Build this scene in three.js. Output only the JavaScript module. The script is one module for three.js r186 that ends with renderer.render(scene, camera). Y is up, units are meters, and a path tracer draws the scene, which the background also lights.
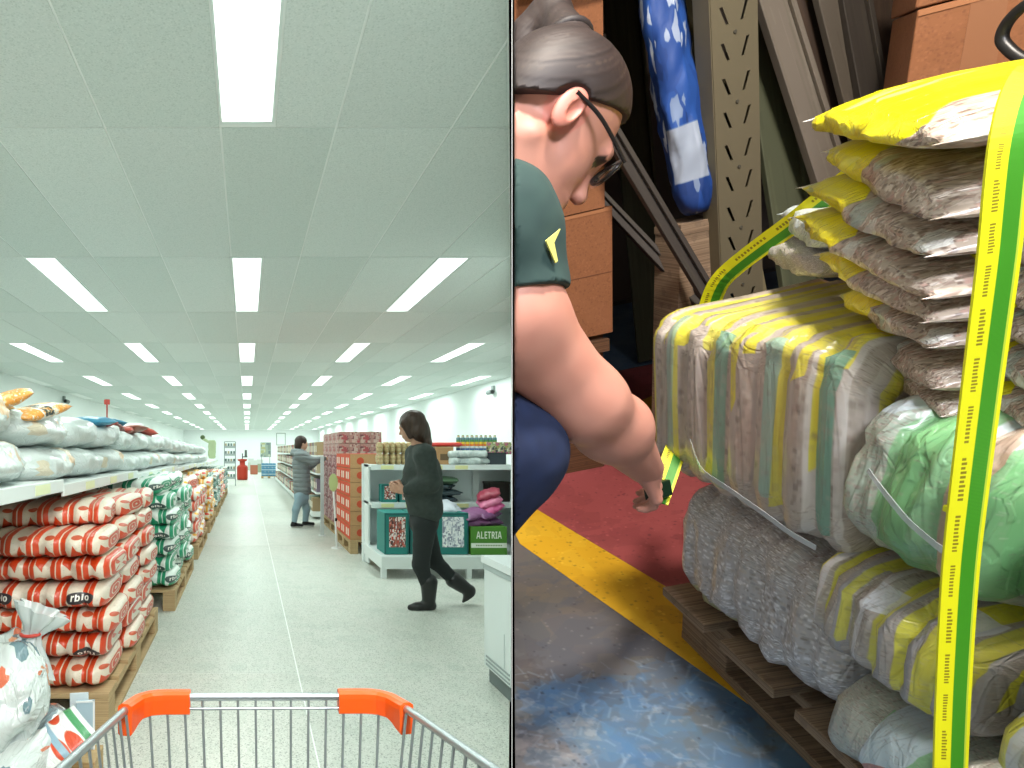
import * as THREE from 'three';
import { ConvexGeometry } from 'three/addons/geometries/ConvexGeometry.js';
import { RoundedBoxGeometry } from 'three/addons/geometries/RoundedBoxGeometry.js';
import { mergeGeometries } from 'three/addons/utils/BufferGeometryUtils.js';
import { ImprovedNoise } from 'three/addons/math/ImprovedNoise.js';
import { RectAreaLightUniformsLib } from 'three/addons/lights/RectAreaLightUniformsLib.js';

// ------------------------------------------------------------------ camera, exposure
// The photograph is a pair of views side by side: a supermarket aisle and a storeroom.
// They are built as two rooms on either side of one thin partition wall.
const F = 620, PX = 247, PY = 450, EYE = 1.3;
const scene = new THREE.Scene();
scene.background = new THREE.Color(0x000000);
const camera = new THREE.PerspectiveCamera(2 * Math.atan(384 / F) * 180 / Math.PI, 1024 / 768, 0.02, 200);
camera.position.set(0, EYE, 0);
camera.setViewOffset(1024, 768, 512 - PX, 384 - PY, 1024, 768);
const renderer = new THREE.WebGLRenderer({ antialias: true });
renderer.toneMapping = THREE.LinearToneMapping;
renderer.toneMappingExposure = 1.0;
renderer.shadowMap.enabled = true;
RectAreaLightUniformsLib.init();
const SHOP_LIGHT = 19, SHOP_TINT = 0xf0fff9;        // supermarket ceiling panels
const STORE_MAIN = 82, STORE_FILL = 10;             // storeroom lamp, and the added fill behind the viewer

// ------------------------------------------------------------------ helpers
const V = (x, y, z) => new THREE.Vector3(x, y, z);
const W = (px, py, z) => V((px - PX) / F * z, EYE + (PY - py) / F * z, -z);   // pixel + depth -> point
let seed = 7;
const rnd = () => { seed |= 0; seed = seed + 0x6D2B79F5 | 0; let t = Math.imul(seed ^ seed >>> 15, 1 | seed); t = t + Math.imul(t ^ t >>> 7, 61 | t) ^ t; return ((t ^ t >>> 14) >>> 0) / 4294967296; };
const rr = (a, b) => a + (b - a) * rnd();
const noise = new ImprovedNoise();
const nz = (x, y, z) => noise.noise(x, y, z);
const used = {};
function numbered(n) { if (used[n] === undefined) { used[n] = 0; return n; } used[n]++; return n + '_' + String(used[n]).padStart(3, '0'); }
function tag(o, label, category, group, kind) {
  if (label) o.userData.label = label;
  if (category) o.userData.category = category;
  if (group) o.userData.group = group;
  if (kind) o.userData.kind = kind;
  return o;
}
function sh(o) { o.traverse(c => { if (c.isMesh) { c.castShadow = true; c.receiveShadow = true; } }); return o; }
function mesh(name, geo, mat, parent) { const m = new THREE.Mesh(geo, mat); m.name = name; m.castShadow = m.receiveShadow = true; if (parent) parent.add(m); return m; }
function top(name, geo, mat, label, category, group) { const m = mesh(numbered(name), geo, mat, scene); return tag(m, label, category, group); }
function struct(name, geo, mat, label) { const m = mesh(name, geo, mat, scene); return tag(m, label, name.split('_')[0], null, 'structure'); }
function thing(name, label, category, pos = [0, 0, 0], turn = 0, group) {
  const g = new THREE.Group(); g.name = numbered(name); scene.add(g);
  g.position.set(...pos); g.rotation.y = turn; return tag(g, label, category, group);
}
function copyOf(o, label) { const c = o.clone(); c.name = numbered(o.name.replace(/_\d{3}$/, '')); c.userData = { ...o.userData }; if (label) c.userData.label = label; scene.add(c); return c; }
// metre uv by the way a face points
function boxUV(g) {
  if (g.index) g = g.toNonIndexed();
  const p = g.attributes.position, n = g.attributes.normal, uv = new Float32Array(p.count * 2);
  for (let i = 0; i < p.count; i++) {
    const ax = Math.abs(n.getX(i)), ay = Math.abs(n.getY(i)), az = Math.abs(n.getZ(i));
    let a, b;
    if (ay >= ax && ay >= az) { a = p.getX(i); b = p.getZ(i); } else if (ax >= az) { a = p.getZ(i); b = p.getY(i); } else { a = p.getX(i); b = p.getY(i); }
    uv[2 * i] = a; uv[2 * i + 1] = b;
  }
  g.setAttribute('uv', new THREE.BufferAttribute(uv, 2)); return g;
}
const boxG = (x0, x1, y0, y1, z0, z1) => boxUV(new THREE.BoxGeometry(x1 - x0, y1 - y0, z1 - z0).translate((x0 + x1) / 2, (y0 + y1) / 2, (z0 + z1) / 2));
function rbox(x0, x1, y0, y1, z0, z1, r = 0.006) {
  r = Math.min(r, (x1 - x0) / 2.1, (y1 - y0) / 2.1, (z1 - z0) / 2.1);
  return boxUV(new RoundedBoxGeometry(x1 - x0, y1 - y0, z1 - z0, 2, r).translate((x0 + x1) / 2, (y0 + y1) / 2, (z0 + z1) / 2));
}
const merge = a => mergeGeometries(a.map(g => { const q = g.index ? g.toNonIndexed() : g; for (const k of Object.keys(q.attributes)) if (!['position', 'normal', 'uv', 'color'].includes(k)) q.deleteAttribute(k); return q; }));
function tube(pts, r, seg = 32, rad = 8, closed = false) { return new THREE.TubeGeometry(new THREE.CatmullRomCurve3(pts, closed), seg, r, rad, closed); }
function rod(a, b, r, rad = 8, r2 = r) {
  const d = b.clone().sub(a), g = new THREE.CylinderGeometry(r2, r, d.length(), rad);
  g.applyQuaternion(new THREE.Quaternion().setFromUnitVectors(V(0, 1, 0), d.clone().normalize()));
  return g.translate((a.x + b.x) / 2, (a.y + b.y) / 2, (a.z + b.z) / 2);
}
// partition: a vertical plane; the aisle lies on its left, the storeroom on its right
const PK = (512 - PX) / F, PN = V(1, 0, PK).normalize();
const rightSide = p => p.dot(PN);
function clipBox(corners, n, c) {   // 8 corners (x fastest, then y, then z) cut to n.p >= c
  const E = [[0, 1], [2, 3], [4, 5], [6, 7], [0, 2], [1, 3], [4, 6], [5, 7], [0, 4], [1, 5], [2, 6], [3, 7]], out = [];
  const d = corners.map(p => p.dot(n) - c);
  if (d.every(v => v < 1e-6)) return null;
  corners.forEach((p, i) => { if (d[i] >= 0) out.push(p); });
  for (const [a, b] of E) if (d[a] * d[b] < 0) out.push(corners[a].clone().lerp(corners[b], d[a] / (d[a] - d[b])));
  return boxUV(new ConvexGeometry(out));
}
const corners8 = (x0, x1, y0, y1, z0, z1) => [V(x0, y0, z0), V(x1, y0, z0), V(x0, y1, z0), V(x1, y1, z0), V(x0, y0, z1), V(x1, y0, z1), V(x0, y1, z1), V(x1, y1, z1)];
const PNL = PN.clone().negate();
const boxL = (x0, x1, y0, y1, z0, z1, c = 0.012) => {   // box in the aisle room, cut at the partition
  const k = corners8(x0, x1, y0, y1, z0, z1);
  if (k.every(p => p.dot(PNL) >= c)) return boxG(x0, x1, y0, y1, z0, z1);
  return clipBox(k, PNL, c);
};
// ------------------------------------------------------------------ procedural textures
function canvasTex(w, h, draw, rx = 1, ry = 1, srgb = true) {
  const c = document.createElement('canvas'); c.width = w; c.height = h; const g = c.getContext('2d'); draw(g, w, h);
  const t = new THREE.CanvasTexture(c); t.wrapS = t.wrapT = THREE.RepeatWrapping; t.repeat.set(rx, ry); if (srgb) t.colorSpace = THREE.SRGBColorSpace; return t;
}
const ORD = ['first', 'second', 'third', 'fourth', 'fifth', 'sixth', 'seventh', 'eighth', 'ninth', 'tenth', 'eleventh', 'twelfth', 'thirteenth', 'fourteenth'];
const rgb = (r, g, b) => `rgb(${r | 0},${g | 0},${b | 0})`;
function speckle(g, w, h, n, cols, s0 = 1, s1 = 3) { for (let i = 0; i < n; i++) { g.fillStyle = cols[rnd() * cols.length | 0]; const s = rr(s0, s1); g.fillRect(rnd() * w, rnd() * h, s, s * rr(.6, 1.3)); } }
function blotch(g, w, h, n, cols, r0, r1, a) { g.globalAlpha = a; for (let i = 0; i < n; i++) { g.fillStyle = cols[rnd() * cols.length | 0]; g.beginPath(); const x = rnd() * w, y = rnd() * h, r = rr(r0, r1); for (let k = 0; k < 12; k++) { const q = k / 12 * 6.283, e = r * rr(.5, 1.2); g.lineTo(x + Math.cos(q) * e, y + Math.sin(q) * e); } g.closePath(); g.fill(); } g.globalAlpha = 1; }
const std = (o) => new THREE.MeshStandardMaterial(o);
const plain = (c, r = .6, m = 0) => std({ color: c, roughness: r, metalness: m });

const terrazzoT = canvasTex(1024, 1024, (g, w, h) => {
  g.fillStyle = rgb(206, 208, 201); g.fillRect(0, 0, w, h);
  blotch(g, w, h, 160, [rgb(188, 194, 186), rgb(203, 207, 199)], 20, 80, .25);
  speckle(g, w, h, 26000, [rgb(160, 166, 158), rgb(214, 218, 210), rgb(176, 180, 170), rgb(222, 225, 218), rgb(146, 150, 144)], 1.5, 5);
}, 1 / 1.3, 1 / 1.3);
const ceilT = canvasTex(512, 512, (g, w, h) => { g.fillStyle = rgb(220, 227, 224); g.fillRect(0, 0, w, h); speckle(g, w, h, 14000, [rgb(212, 220, 217), rgb(228, 234, 231), rgb(204, 213, 209)], 1, 4); }, 1, 1);
const woodT = canvasTex(512, 256, (g, w, h) => {
  g.fillStyle = rgb(186, 160, 118); g.fillRect(0, 0, w, h);
  for (let i = 0; i < 260; i++) { g.strokeStyle = [rgb(160, 132, 92), rgb(200, 176, 134), rgb(140, 114, 78)][i % 3]; g.globalAlpha = .35; g.lineWidth = rr(.6, 2.5); const y = rnd() * h; g.beginPath(); g.moveTo(0, y); g.bezierCurveTo(w * .3, y + rr(-8, 8), w * .6, y + rr(-8, 8), w, y); g.stroke(); }
  g.globalAlpha = 1;
}, 1.4, 4);
const woodDarkT = canvasTex(512, 256, (g, w, h) => {
  g.fillStyle = rgb(140, 116, 92); g.fillRect(0, 0, w, h);
  for (let i = 0; i < 260; i++) { g.strokeStyle = [rgb(112, 90, 70), rgb(160, 138, 112), rgb(92, 74, 58)][i % 3]; g.globalAlpha = .4; g.lineWidth = rr(.6, 3); const y = rnd() * h; g.beginPath(); g.moveTo(0, y); g.bezierCurveTo(w * .3, y + rr(-8, 8), w * .6, y + rr(-8, 8), w, y); g.stroke(); }
  g.globalAlpha = 1; blotch(g, w, h, 30, [rgb(90, 74, 60)], 4, 18, .25);
}, 2.5, 5);
const kraftT = canvasTex(256, 256, (g, w, h) => { g.fillStyle = rgb(178, 138, 96); g.fillRect(0, 0, w, h); speckle(g, w, h, 3000, [rgb(170, 130, 88), rgb(188, 148, 106), rgb(160, 122, 82)], 1, 3); }, 3, 3);
// woven rice sack print: u along the bundle, canvas centre line of the front at 3/4 height
function sackTex(base, band, dark, word, packs, alt) {
  return canvasTex(512, 512, (g, w, h) => {
    g.fillStyle = base; g.fillRect(0, 0, w, h);
    speckle(g, w, h, 2500, ['rgba(120,110,100,.14)'], 1, 4);
    const n = packs, s = w / n;
    for (let i = 0; i < n; i++) {
      const x = i * s;
      g.fillStyle = band; g.fillRect(x + s * .5, 0, s * .42, h);
      for (const y of [h * .06, h * .56]) {
        g.beginPath(); g.moveTo(x + s * .02, y + h * .34); g.lineTo(x + s * .5, y + h * .34); g.lineTo(x + s * .45, y + h * .24); g.lineTo(x + s * .2, y + h * .18); g.closePath(); g.fill();
        if (alt) { g.fillStyle = alt; g.beginPath(); g.arc(x + s * .3, y + h * .1, s * .2, 0, 7); g.fill(); g.fillStyle = band; }
      }
      g.fillStyle = base; g.fillRect(x + s * .68, 0, s * .05, h);
      if (dark && i % 3 === 1) for (const y of [h * .74, h * .2]) {
        g.fillStyle = dark; g.beginPath(); g.ellipse(x + s * .42, y, s * .5, h * .05, 0, 0, 7); g.fill();
        g.fillStyle = '#f4f0e6'; g.font = `bold ${h * .06 | 0}px sans-serif`; g.textAlign = 'center'; g.textBaseline = 'middle'; g.fillText(word, x + s * .42, y, s * .7);
      }
    }
    
  });
}
const creaseT = canvasTex(512, 512, (g, w, h) => { g.fillStyle = rgb(128, 128, 128); g.fillRect(0, 0, w, h); for (let i = 0; i < 420; i++) { const v = i % 2 ? 205 : 60; g.globalAlpha = rr(.1, .4); g.strokeStyle = rgb(v, v, v); g.lineWidth = rr(1.5, 8); const x = rnd() * w, y = rnd() * h; g.beginPath(); g.moveTo(x, y); g.bezierCurveTo(x + rr(-30, 30), y + rr(-50, 50), x + rr(-50, 50), y + rr(-90, 90), x + rr(-60, 60), y + rr(-140, 140)); g.stroke(); } g.globalAlpha = 1; }, 1, 1, false);
const film = (map, o = {}) => new THREE.MeshPhysicalMaterial({ map, bumpMap: creaseT, bumpScale: .005, roughness: .42, clearcoat: .4, clearcoatRoughness: .22, ...o });
const sackOrange = film(sackTex(rgb(220, 208, 190), rgb(204, 62, 20), rgb(48, 40, 44), 'rbio', 6));
const sackOrangeB = film(sackTex(rgb(222, 208, 188), rgb(208, 66, 22), null, '', 6, rgb(196, 84, 50)));
const sackGreen = film(sackTex(rgb(222, 234, 226), rgb(30, 150, 108), rgb(60, 84, 80), 'rbio', 5));
const sackMix = film(sackTex(rgb(236, 226, 214), rgb(222, 96, 70), null, '', 5, rgb(250, 190, 50)));
const sackYellow = film(sackTex(rgb(232, 226, 200), rgb(238, 170, 40), null, '', 4, rgb(220, 70, 50)));
const sackTeal = film(sackTex(rgb(214, 222, 216), rgb(70, 130, 120), null, '', 4, rgb(140, 110, 80)));
const clearT = (tone, nt = 14, at = .55) => canvasTex(512, 512, (g, w, h) => {
  g.fillStyle = rgb(206, 216, 214); g.fillRect(0, 0, w, h);
  blotch(g, w, h, 60, [rgb(214, 222, 220), rgb(196, 207, 206)], 12, 60, .4);
  blotch(g, w, h, nt, tone, 10, 40, at);
});
const clearA = film(clearT([rgb(226, 160, 90), rgb(214, 190, 150)]), { roughness: .28, bumpScale: .012 });
const clearB = film(clearT([rgb(180, 196, 200), rgb(200, 206, 204)]), { roughness: .28, bumpScale: .012 });
const clearC = film(clearT([rgb(214, 96, 60), rgb(90, 120, 130), rgb(220, 150, 110), rgb(224, 120, 80)], 46, .85), { roughness: .2, bumpScale: .014 });
const white = plain(0xe4ebe9, .45), whiteP = plain(0xdfe7e5, .7), kraft = std({ map: kraftT, roughness: .85 });
const wood = std({ map: woodT, roughness: .85 }), woodDark = std({ map: woodDarkT, roughness: .9 });
const steel = plain(0xb9c0c0, .28, .9), chrome = plain(0xaab2b4, .3, .85), black = plain(0x141414, .6);

// ------------------------------------------------------------------ soft bundles
// a tube along x with a rounded-box section, bulging packs (lobes) and creases; uv: u along, v around (front .25, top .5)
function pillow(L, H, D, o = {}) {
  const { lobes = 0, n = 3.6, p = 7, nu = 34, nv = 22, wob = .03, groove = .12, seal = 0, sd = 1, sag = 0 } = o;
  const pos = [], uv = [], idx = [], eAt = i => Math.pow(Math.max(0, 1 - Math.pow(Math.abs(Math.cos(Math.PI * i / nu)), p)), 1 / p * 1.3), arc = [0];
  for (let i = 1; i <= nu; i++) arc.push(arc[i - 1] + Math.hypot(L / 2 * (Math.cos(Math.PI * (i - 1) / nu) - Math.cos(Math.PI * i / nu)), seal ? 0 : (eAt(i) - eAt(i - 1)) * Math.min(D, H * 1.6) / 2));
  for (let i = 0; i <= nu; i++) {
    const t = .5 - .5 * Math.cos(Math.PI * i / nu), a = Math.abs(2 * t - 1);
    let e = Math.pow(Math.max(0, 1 - Math.pow(a, p)), 1 / p * 1.3), eD = e;
    if (seal) { e = Math.pow(Math.max(0, 1 - Math.pow(a, 3.2)), .7) * (1 - seal) + seal * (a > .995 ? 0 : 1); eD = a > .995 ? .96 : 1 - .12 * Math.pow(a, 3); }
    const gr = lobes ? 1 - groove * Math.pow(Math.abs(Math.cos(Math.PI * lobes * t)), 7) : 1;
    for (let j = 0; j <= nv; j++) {
      const f = -Math.PI / 2 + 2 * Math.PI * (j / nv), s = Math.sin(f), c = Math.cos(f);
      let y = Math.sign(s) * Math.pow(Math.abs(s), 2 / n) * H / 2, z = Math.sign(c) * Math.pow(Math.abs(c), 2 / n) * D / 2;
      const jj = j % nv, ff = -Math.PI / 2 + 2 * Math.PI * (jj / nv);
      const w = 1 + wob * (nz(t * 5 + sd * 7.3, Math.sin(ff) * 2.2 + sd, Math.cos(ff) * 2.2) + .6 * nz(t * 13 + sd, Math.sin(ff) * 5, Math.cos(ff) * 5 + sd * 3));
      y *= e * gr * w; z *= eD * (1 - (1 - gr) * .6) * w;
      if (sag) y -= sag * Math.pow(a, 2);
      pos.push((t - .5) * L * (1 + .15 * wob * nz(s * 2, c * 2, sd)), y, z); uv.push(arc[i] / arc[nu], j / nv);
    }
  }
  const m = nv + 1;
  for (let i = 0; i < nu; i++) for (let j = 0; j < nv; j++) { const a = i * m + j, b = a + m; idx.push(a, a + 1, b, b, a + 1, b + 1); }
  const g = new THREE.BufferGeometry();
  g.setAttribute('position', new THREE.Float32BufferAttribute(pos, 3)); g.setAttribute('uv', new THREE.Float32BufferAttribute(uv, 2)); g.setIndex(idx);
  g.computeVertexNormals();
  const N = g.attributes.normal;   // weld the seam's shading
  for (let i = 0; i <= nu; i++) { const a = i * m, b = a + nv, x = N.getX(a) + N.getX(b), y = N.getY(a) + N.getY(b), z = N.getZ(a) + N.getZ(b), l = Math.hypot(x, y, z) || 1; N.setXYZ(a, x / l, y / l, z / l); N.setXYZ(b, x / l, y / l, z / l); }
  return g;
}
// ------------------------------------------------------------------ bodies from distance fields
const sstep = (a, b, x) => { x = Math.min(1, Math.max(0, (x - a) / (b - a))); return x * x * (3 - 2 * x); };
function cap(a, ra, b, rb) {
  const dx = b.x - a.x, dy = b.y - a.y, dz = b.z - a.z, L = dx * dx + dy * dy + dz * dz || 1e-9;
  return p => { const x = p.x - a.x, y = p.y - a.y, z = p.z - a.z; let h = (x * dx + y * dy + z * dz) / L; h = h < 0 ? 0 : h > 1 ? 1 : h; return Math.hypot(x - dx * h, y - dy * h, z - dz * h) - (ra + (rb - ra) * h); };
}
function ell(c, r, B) {   // B = [ex, ey, ez]
  const [ex, ey, ez] = B || [V(1, 0, 0), V(0, 1, 0), V(0, 0, 1)];
  return p => { const x = p.x - c.x, y = p.y - c.y, z = p.z - c.z; const a = (x * ex.x + y * ex.y + z * ex.z) / r[0], b = (x * ey.x + y * ey.y + z * ey.z) / r[1], d = (x * ez.x + y * ez.y + z * ez.z) / r[2];
    const k = Math.hypot(a, b, d), k2 = Math.hypot(a / r[0], b / r[1], d / r[2]); return k < 1e-6 ? -Math.min(...r) : k * (k - 1) / k2; };
}
const smin = (a, b, k) => { const h = Math.max(k - Math.abs(a - b), 0) / k; return Math.min(a, b) - h * h * k / 4; };
const union = (prims, k) => p => { let d = 1e3; for (const f of prims) d = smin(d, f(p), k); return d; };
function sdfGeo(f, lo, hi, cell, colorF) {   // naive surface nets
  [lo, hi] = [lo.clone().min(hi), lo.clone().max(hi)];
  const nx = Math.ceil((hi.x - lo.x) / cell) + 1, ny = Math.ceil((hi.y - lo.y) / cell) + 1, nzz = Math.ceil((hi.z - lo.z) / cell) + 1;
  const S = new Float32Array(nx * ny * nzz), p = V(0, 0, 0), at = (i, j, k) => (k * ny + j) * nx + i;
  for (let k = 0; k < nzz; k++) for (let j = 0; j < ny; j++) for (let i = 0; i < nx;) {
    p.set(lo.x + i * cell, lo.y + j * cell, lo.z + k * cell); const d = f(p); S[at(i, j, k)] = d; i++;
    let skip = Math.floor((Math.abs(d) / cell - 2) * .6); while (skip-- > 0 && i < nx) { S[at(i, j, k)] = d; i++; }
  }
  const id = new Int32Array(nx * ny * nzz).fill(-1), pos = [], idx = [];
  const EC = [[0, 1], [2, 3], [4, 5], [6, 7], [0, 2], [1, 3], [4, 6], [5, 7], [0, 4], [1, 5], [2, 6], [3, 7]], v = new Float32Array(8);
  for (let k = 0; k < nzz - 1; k++) for (let j = 0; j < ny - 1; j++) for (let i = 0; i < nx - 1; i++) {
    let m = 0; for (let c = 0; c < 8; c++) { v[c] = S[at(i + (c & 1), j + (c >> 1 & 1), k + (c >> 2))]; if (v[c] < 0) m |= 1 << c; }
    if (m === 0 || m === 255) continue;
    let x = 0, y = 0, z = 0, n = 0;
    for (const [a, b] of EC) if ((v[a] < 0) !== (v[b] < 0)) { const t = v[a] / (v[a] - v[b]); x += (a & 1) + t * ((b & 1) - (a & 1)); y += (a >> 1 & 1) + t * ((b >> 1 & 1) - (a >> 1 & 1)); z += (a >> 2) + t * ((b >> 2) - (a >> 2)); n++; }
    id[at(i, j, k)] = pos.length / 3; pos.push(lo.x + (i + x / n) * cell, lo.y + (j + y / n) * cell, lo.z + (k + z / n) * cell);
  }
  const quad = (a, b, c, d, fl) => { if (a < 0 || b < 0 || c < 0 || d < 0) return; if (fl) idx.push(a, b, c, a, c, d); else idx.push(a, c, b, a, d, c); };
  for (let k = 1; k < nzz - 1; k++) for (let j = 1; j < ny - 1; j++) for (let i = 1; i < nx - 1; i++) {
    const s = S[at(i, j, k)] < 0;
    if (s !== S[at(i + 1, j, k)] < 0) quad(id[at(i, j - 1, k - 1)], id[at(i, j, k - 1)], id[at(i, j, k)], id[at(i, j - 1, k)], s);
    if (s !== S[at(i, j + 1, k)] < 0) quad(id[at(i - 1, j, k - 1)], id[at(i - 1, j, k)], id[at(i, j, k)], id[at(i, j, k - 1)], s);
    if (s !== S[at(i, j, k + 1)] < 0) quad(id[at(i - 1, j - 1, k)], id[at(i, j - 1, k)], id[at(i, j, k)], id[at(i - 1, j, k)], s);
  }
  const g = new THREE.BufferGeometry(); g.setAttribute('position', new THREE.Float32BufferAttribute(pos, 3)); g.setIndex(idx);
  const nr = new Float32Array(pos.length), col = colorF ? new Float32Array(pos.length) : null, e = cell * .5, q = V(0, 0, 0);
  for (let i = 0; i < pos.length; i += 3) {
    p.set(pos[i], pos[i + 1], pos[i + 2]);
    const gx = f(q.set(p.x + e, p.y, p.z)) - f(q.set(p.x - e, p.y, p.z)), gy = f(q.set(p.x, p.y + e, p.z)) - f(q.set(p.x, p.y - e, p.z)), gz = f(q.set(p.x, p.y, p.z + e)) - f(q.set(p.x, p.y, p.z - e)), l = Math.hypot(gx, gy, gz) || 1;
    nr[i] = gx / l; nr[i + 1] = gy / l; nr[i + 2] = gz / l;
    if (col) { const c = colorF(p); col[i] = c.r; col[i + 1] = c.g; col[i + 2] = c.b; }
  }
  g.setAttribute('normal', new THREE.BufferAttribute(nr, 3)); if (col) g.setAttribute('color', new THREE.BufferAttribute(col, 3));
  g.setAttribute('uv', new THREE.BufferAttribute(new Float32Array(pos.length / 3 * 2), 2));
  return g;
}
function march(f, o, dir, t0, t1) { let t = t0; const p = V(0, 0, 0); while (t < t1) { p.copy(dir).multiplyScalar(t).add(o); const d = f(p); if (d < .0008) return p.clone(); t += Math.max(d * .7, .0008); } return null; }
// hand: o wrist, x along the fingers, y out of the back of the hand, z towards the thumb
function handPrims(o, x, y, z, curl, s = 1) {
  const P = (a, b, c) => o.clone().addScaledVector(x, a * s).addScaledVector(y, b * s).addScaledVector(z, c * s), pr = [];
  const kz = [.03, .01, -.011, -.03], ln = [.07, .078, .072, .055];
  pr.push(cap(P(-.01, 0, 0), .024 * s, P(.03, 0, 0), .026 * s));
  for (let i = 0; i < 4; i++) {
    const k = P(.085 - Math.abs(kz[i]) * .15, 0, kz[i]);
    pr.push(cap(P(.01, 0, kz[i] * .6), .015 * s, k, .0115 * s));
    let a = 0, u = .085 - Math.abs(kz[i]) * .15, v = 0, prev = k;
    [.46, .31, .23].forEach((q, j) => { a += curl * (j === 0 ? .8 : 1) + i * .04; u += Math.cos(a) * ln[i] * q; v -= Math.sin(a) * ln[i] * q; const nx = P(u, v, kz[i]); pr.push(cap(prev, (.0095 - j * .0008) * s, nx, (.0088 - j * .0008) * s)); prev = nx; });
  }
  const t1 = P(.05, -.016, .05), t2 = P(.085, -.035, .05);
  pr.push(cap(P(.012, -.004, .022), .016 * s, t1, .0115 * s), cap(t1, .011 * s, t2, .009 * s));
  return pr;
}
// head: c centre, f forward, u up, r to one side
function headPrims(c, f, u, r, s = 1) {
  const P = (a, b, d) => c.clone().addScaledVector(f, a * s).addScaledVector(u, b * s).addScaledVector(r, d * s), B = [f, u, r], S = a => a.map(v => v * s), pr = [];
  pr.push(ell(P(-.012, .035, 0), S([.096, .084, .076]), B), ell(P(.03, -.028, 0), S([.06, .085, .058]), B));
  for (const d of [-1, 1]) pr.push(cap(P(.052, -.088, .012 * d), .018 * s, P(-.018, -.05, .048 * d), .018 * s));
  pr.push(ell(P(.062, -.096, 0), S([.02, .016, .02]), B));
  pr.push(cap(P(.086, .004, 0), .008 * s, P(.106, -.03, 0), .0115 * s));
  pr.push(cap(P(.082, .02, -.032), .011 * s, P(.082, .02, .032), .011 * s));
  pr.push(ell(P(.082, -.058, 0), S([.012, .006, .02]), B), ell(P(.08, -.068, 0), S([.012, .006, .017]), B));
  const ear = [-1, 1].map(d => ell(P(-.012, -.005, .077 * d), S([.02, .032, .008]), B)), earHole = [-1, 1].map(d => ell(P(-.004, -.005, .086 * d), S([.01, .018, .008]), B));
  return { pr, ear, earHole, P };
}
// ================================================================== THE PARTITION AND THE SUPERMARKET
const H = 3.0, XL = -5.4, XR = 6.1, ZB = -53, ZF = 3;
{ // thin partition between the two rooms, tapering towards its free edge
  const s = new THREE.Shape(); [[.78, -2.2], [14.4, -2.2], [14.4, 5.2], [.78, 5.2]].forEach(([a, b], i) => i ? s.lineTo(a, b) : s.moveTo(a, b));
  const g = new THREE.ExtrudeGeometry(s, { depth: 1, bevelEnabled: false }); const p = g.attributes.position;
  for (let i = 0; i < p.count; i++) { const a = p.getX(i), t = (p.getZ(i) - .5) * .0009 * a; p.setXYZ(i, PK * a + t * PN.x, p.getY(i), -a + t * PN.z); }
  g.computeVertexNormals();
  struct('wall_partition', boxUV(g), plain(0xc9cecb, .8), 'thin pale partition wall between aisle and storeroom');
  const b = boxG(-.03, .03, -2.2, 5.2, .35, 4.2); b.rotateY(Math.atan(-PK)).applyMatrix4(new THREE.Matrix4());
  struct('wall_partition_rear', b, plain(0xc9cecb, .8), 'rear piece of the pale partition wall');
}
{ // floor of large terrazzo slabs with light joints
  const base = struct('floor', boxL(XL, XR, -.2, -.0015, ZB, ZF), plain(0xf0f2ee, .6), 'pale terrazzo floor of the supermarket aisle');
  const m = [0, 1, 2].map(i => std({ map: terrazzoT, roughness: .42 + i * .04, color: [0xffffff, 0xf8faf8, 0xfcfcfa][i] }));
  for (let z = -3.61 + 4.8; z > ZB; z -= 4.8) for (let x = .297 - 2.4 * 3; x < XR; x += 2.4) {
    const x0 = Math.max(x, XL), x1 = Math.min(x + 2.4, XR); if (x1 - x0 < .05) continue;
    const g = boxL(x0 + .004, x1 - .004, -.03, 0, Math.max(z - 4.8, ZB) + .004, z - .004); if (g) mesh('floor_slab', g, m[(Math.abs(x * 7 + z * 3) | 0) % 3], base);
  }
}
{ // suspended ceiling: panels in a light grid
  const base = struct('ceiling', boxL(XL, XR, H + .004, H + .12, ZB, ZF), plain(0xf2f6f4, .8), 'pale suspended panel ceiling of the supermarket');
  const m = [0xffffff, 0xf6f8f7, 0xfafafa].map(c => std({ map: ceilT, roughness: .9, color: c }));
  const PW = .61, PL = 2.19, far = [];
  for (let k = -2; k < 24; k++) for (let i = -9; i < 11; i++) {
    let x0 = Math.max(-.14 + i * PW, XL), x1 = Math.min(-.14 + (i + 1) * PW, XR); if (x1 - x0 < .05) continue;
    const z1 = -1.08 - PL * k, z0 = z1 - PL; if (z0 < ZB) continue;
    if (k >= 0 && k % 2 === 0 && ((i % 3) + 3) % 3 === 0) x0 += .285;   // a light panel takes this strip
    const g = boxL(x0 + .006, x1 - .006, H, H + .02, z0 + .006, Math.min(z1 - .006, ZF), .02); if (!g) continue;
    if (k < 11) mesh('ceiling_panel', g, m[(k * 7 + i * 5 + 90) % 3], base); else far.push(g);
  }
  tag(mesh('ceiling_panels_far', merge(far), m[1], base), null, null, null, 'stuff');
}
struct('wall_left', boxL(XL - .15, XL, 0, H + .1, ZB, ZF), plain(0xe8eeec, .75), 'white painted side wall behind the stacked bundles');
struct('wall_right', boxL(XR, XR + .15, 0, H + .1, ZB, -14.0), plain(0xe8eeec, .75), 'white painted side wall behind the gondola shelves');
struct('wall_back', boxG(XL, XR, 0, H + .1, ZB - .15, ZB), plain(0xf0f5f4, .7), 'bright white end wall at the far end of the aisle');
struct('wall_front', boxL(XL, 0, 0, H + .1, ZF, ZF + .15, 0), plain(0xe8eeec, .75), 'white wall behind the shopper');
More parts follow.
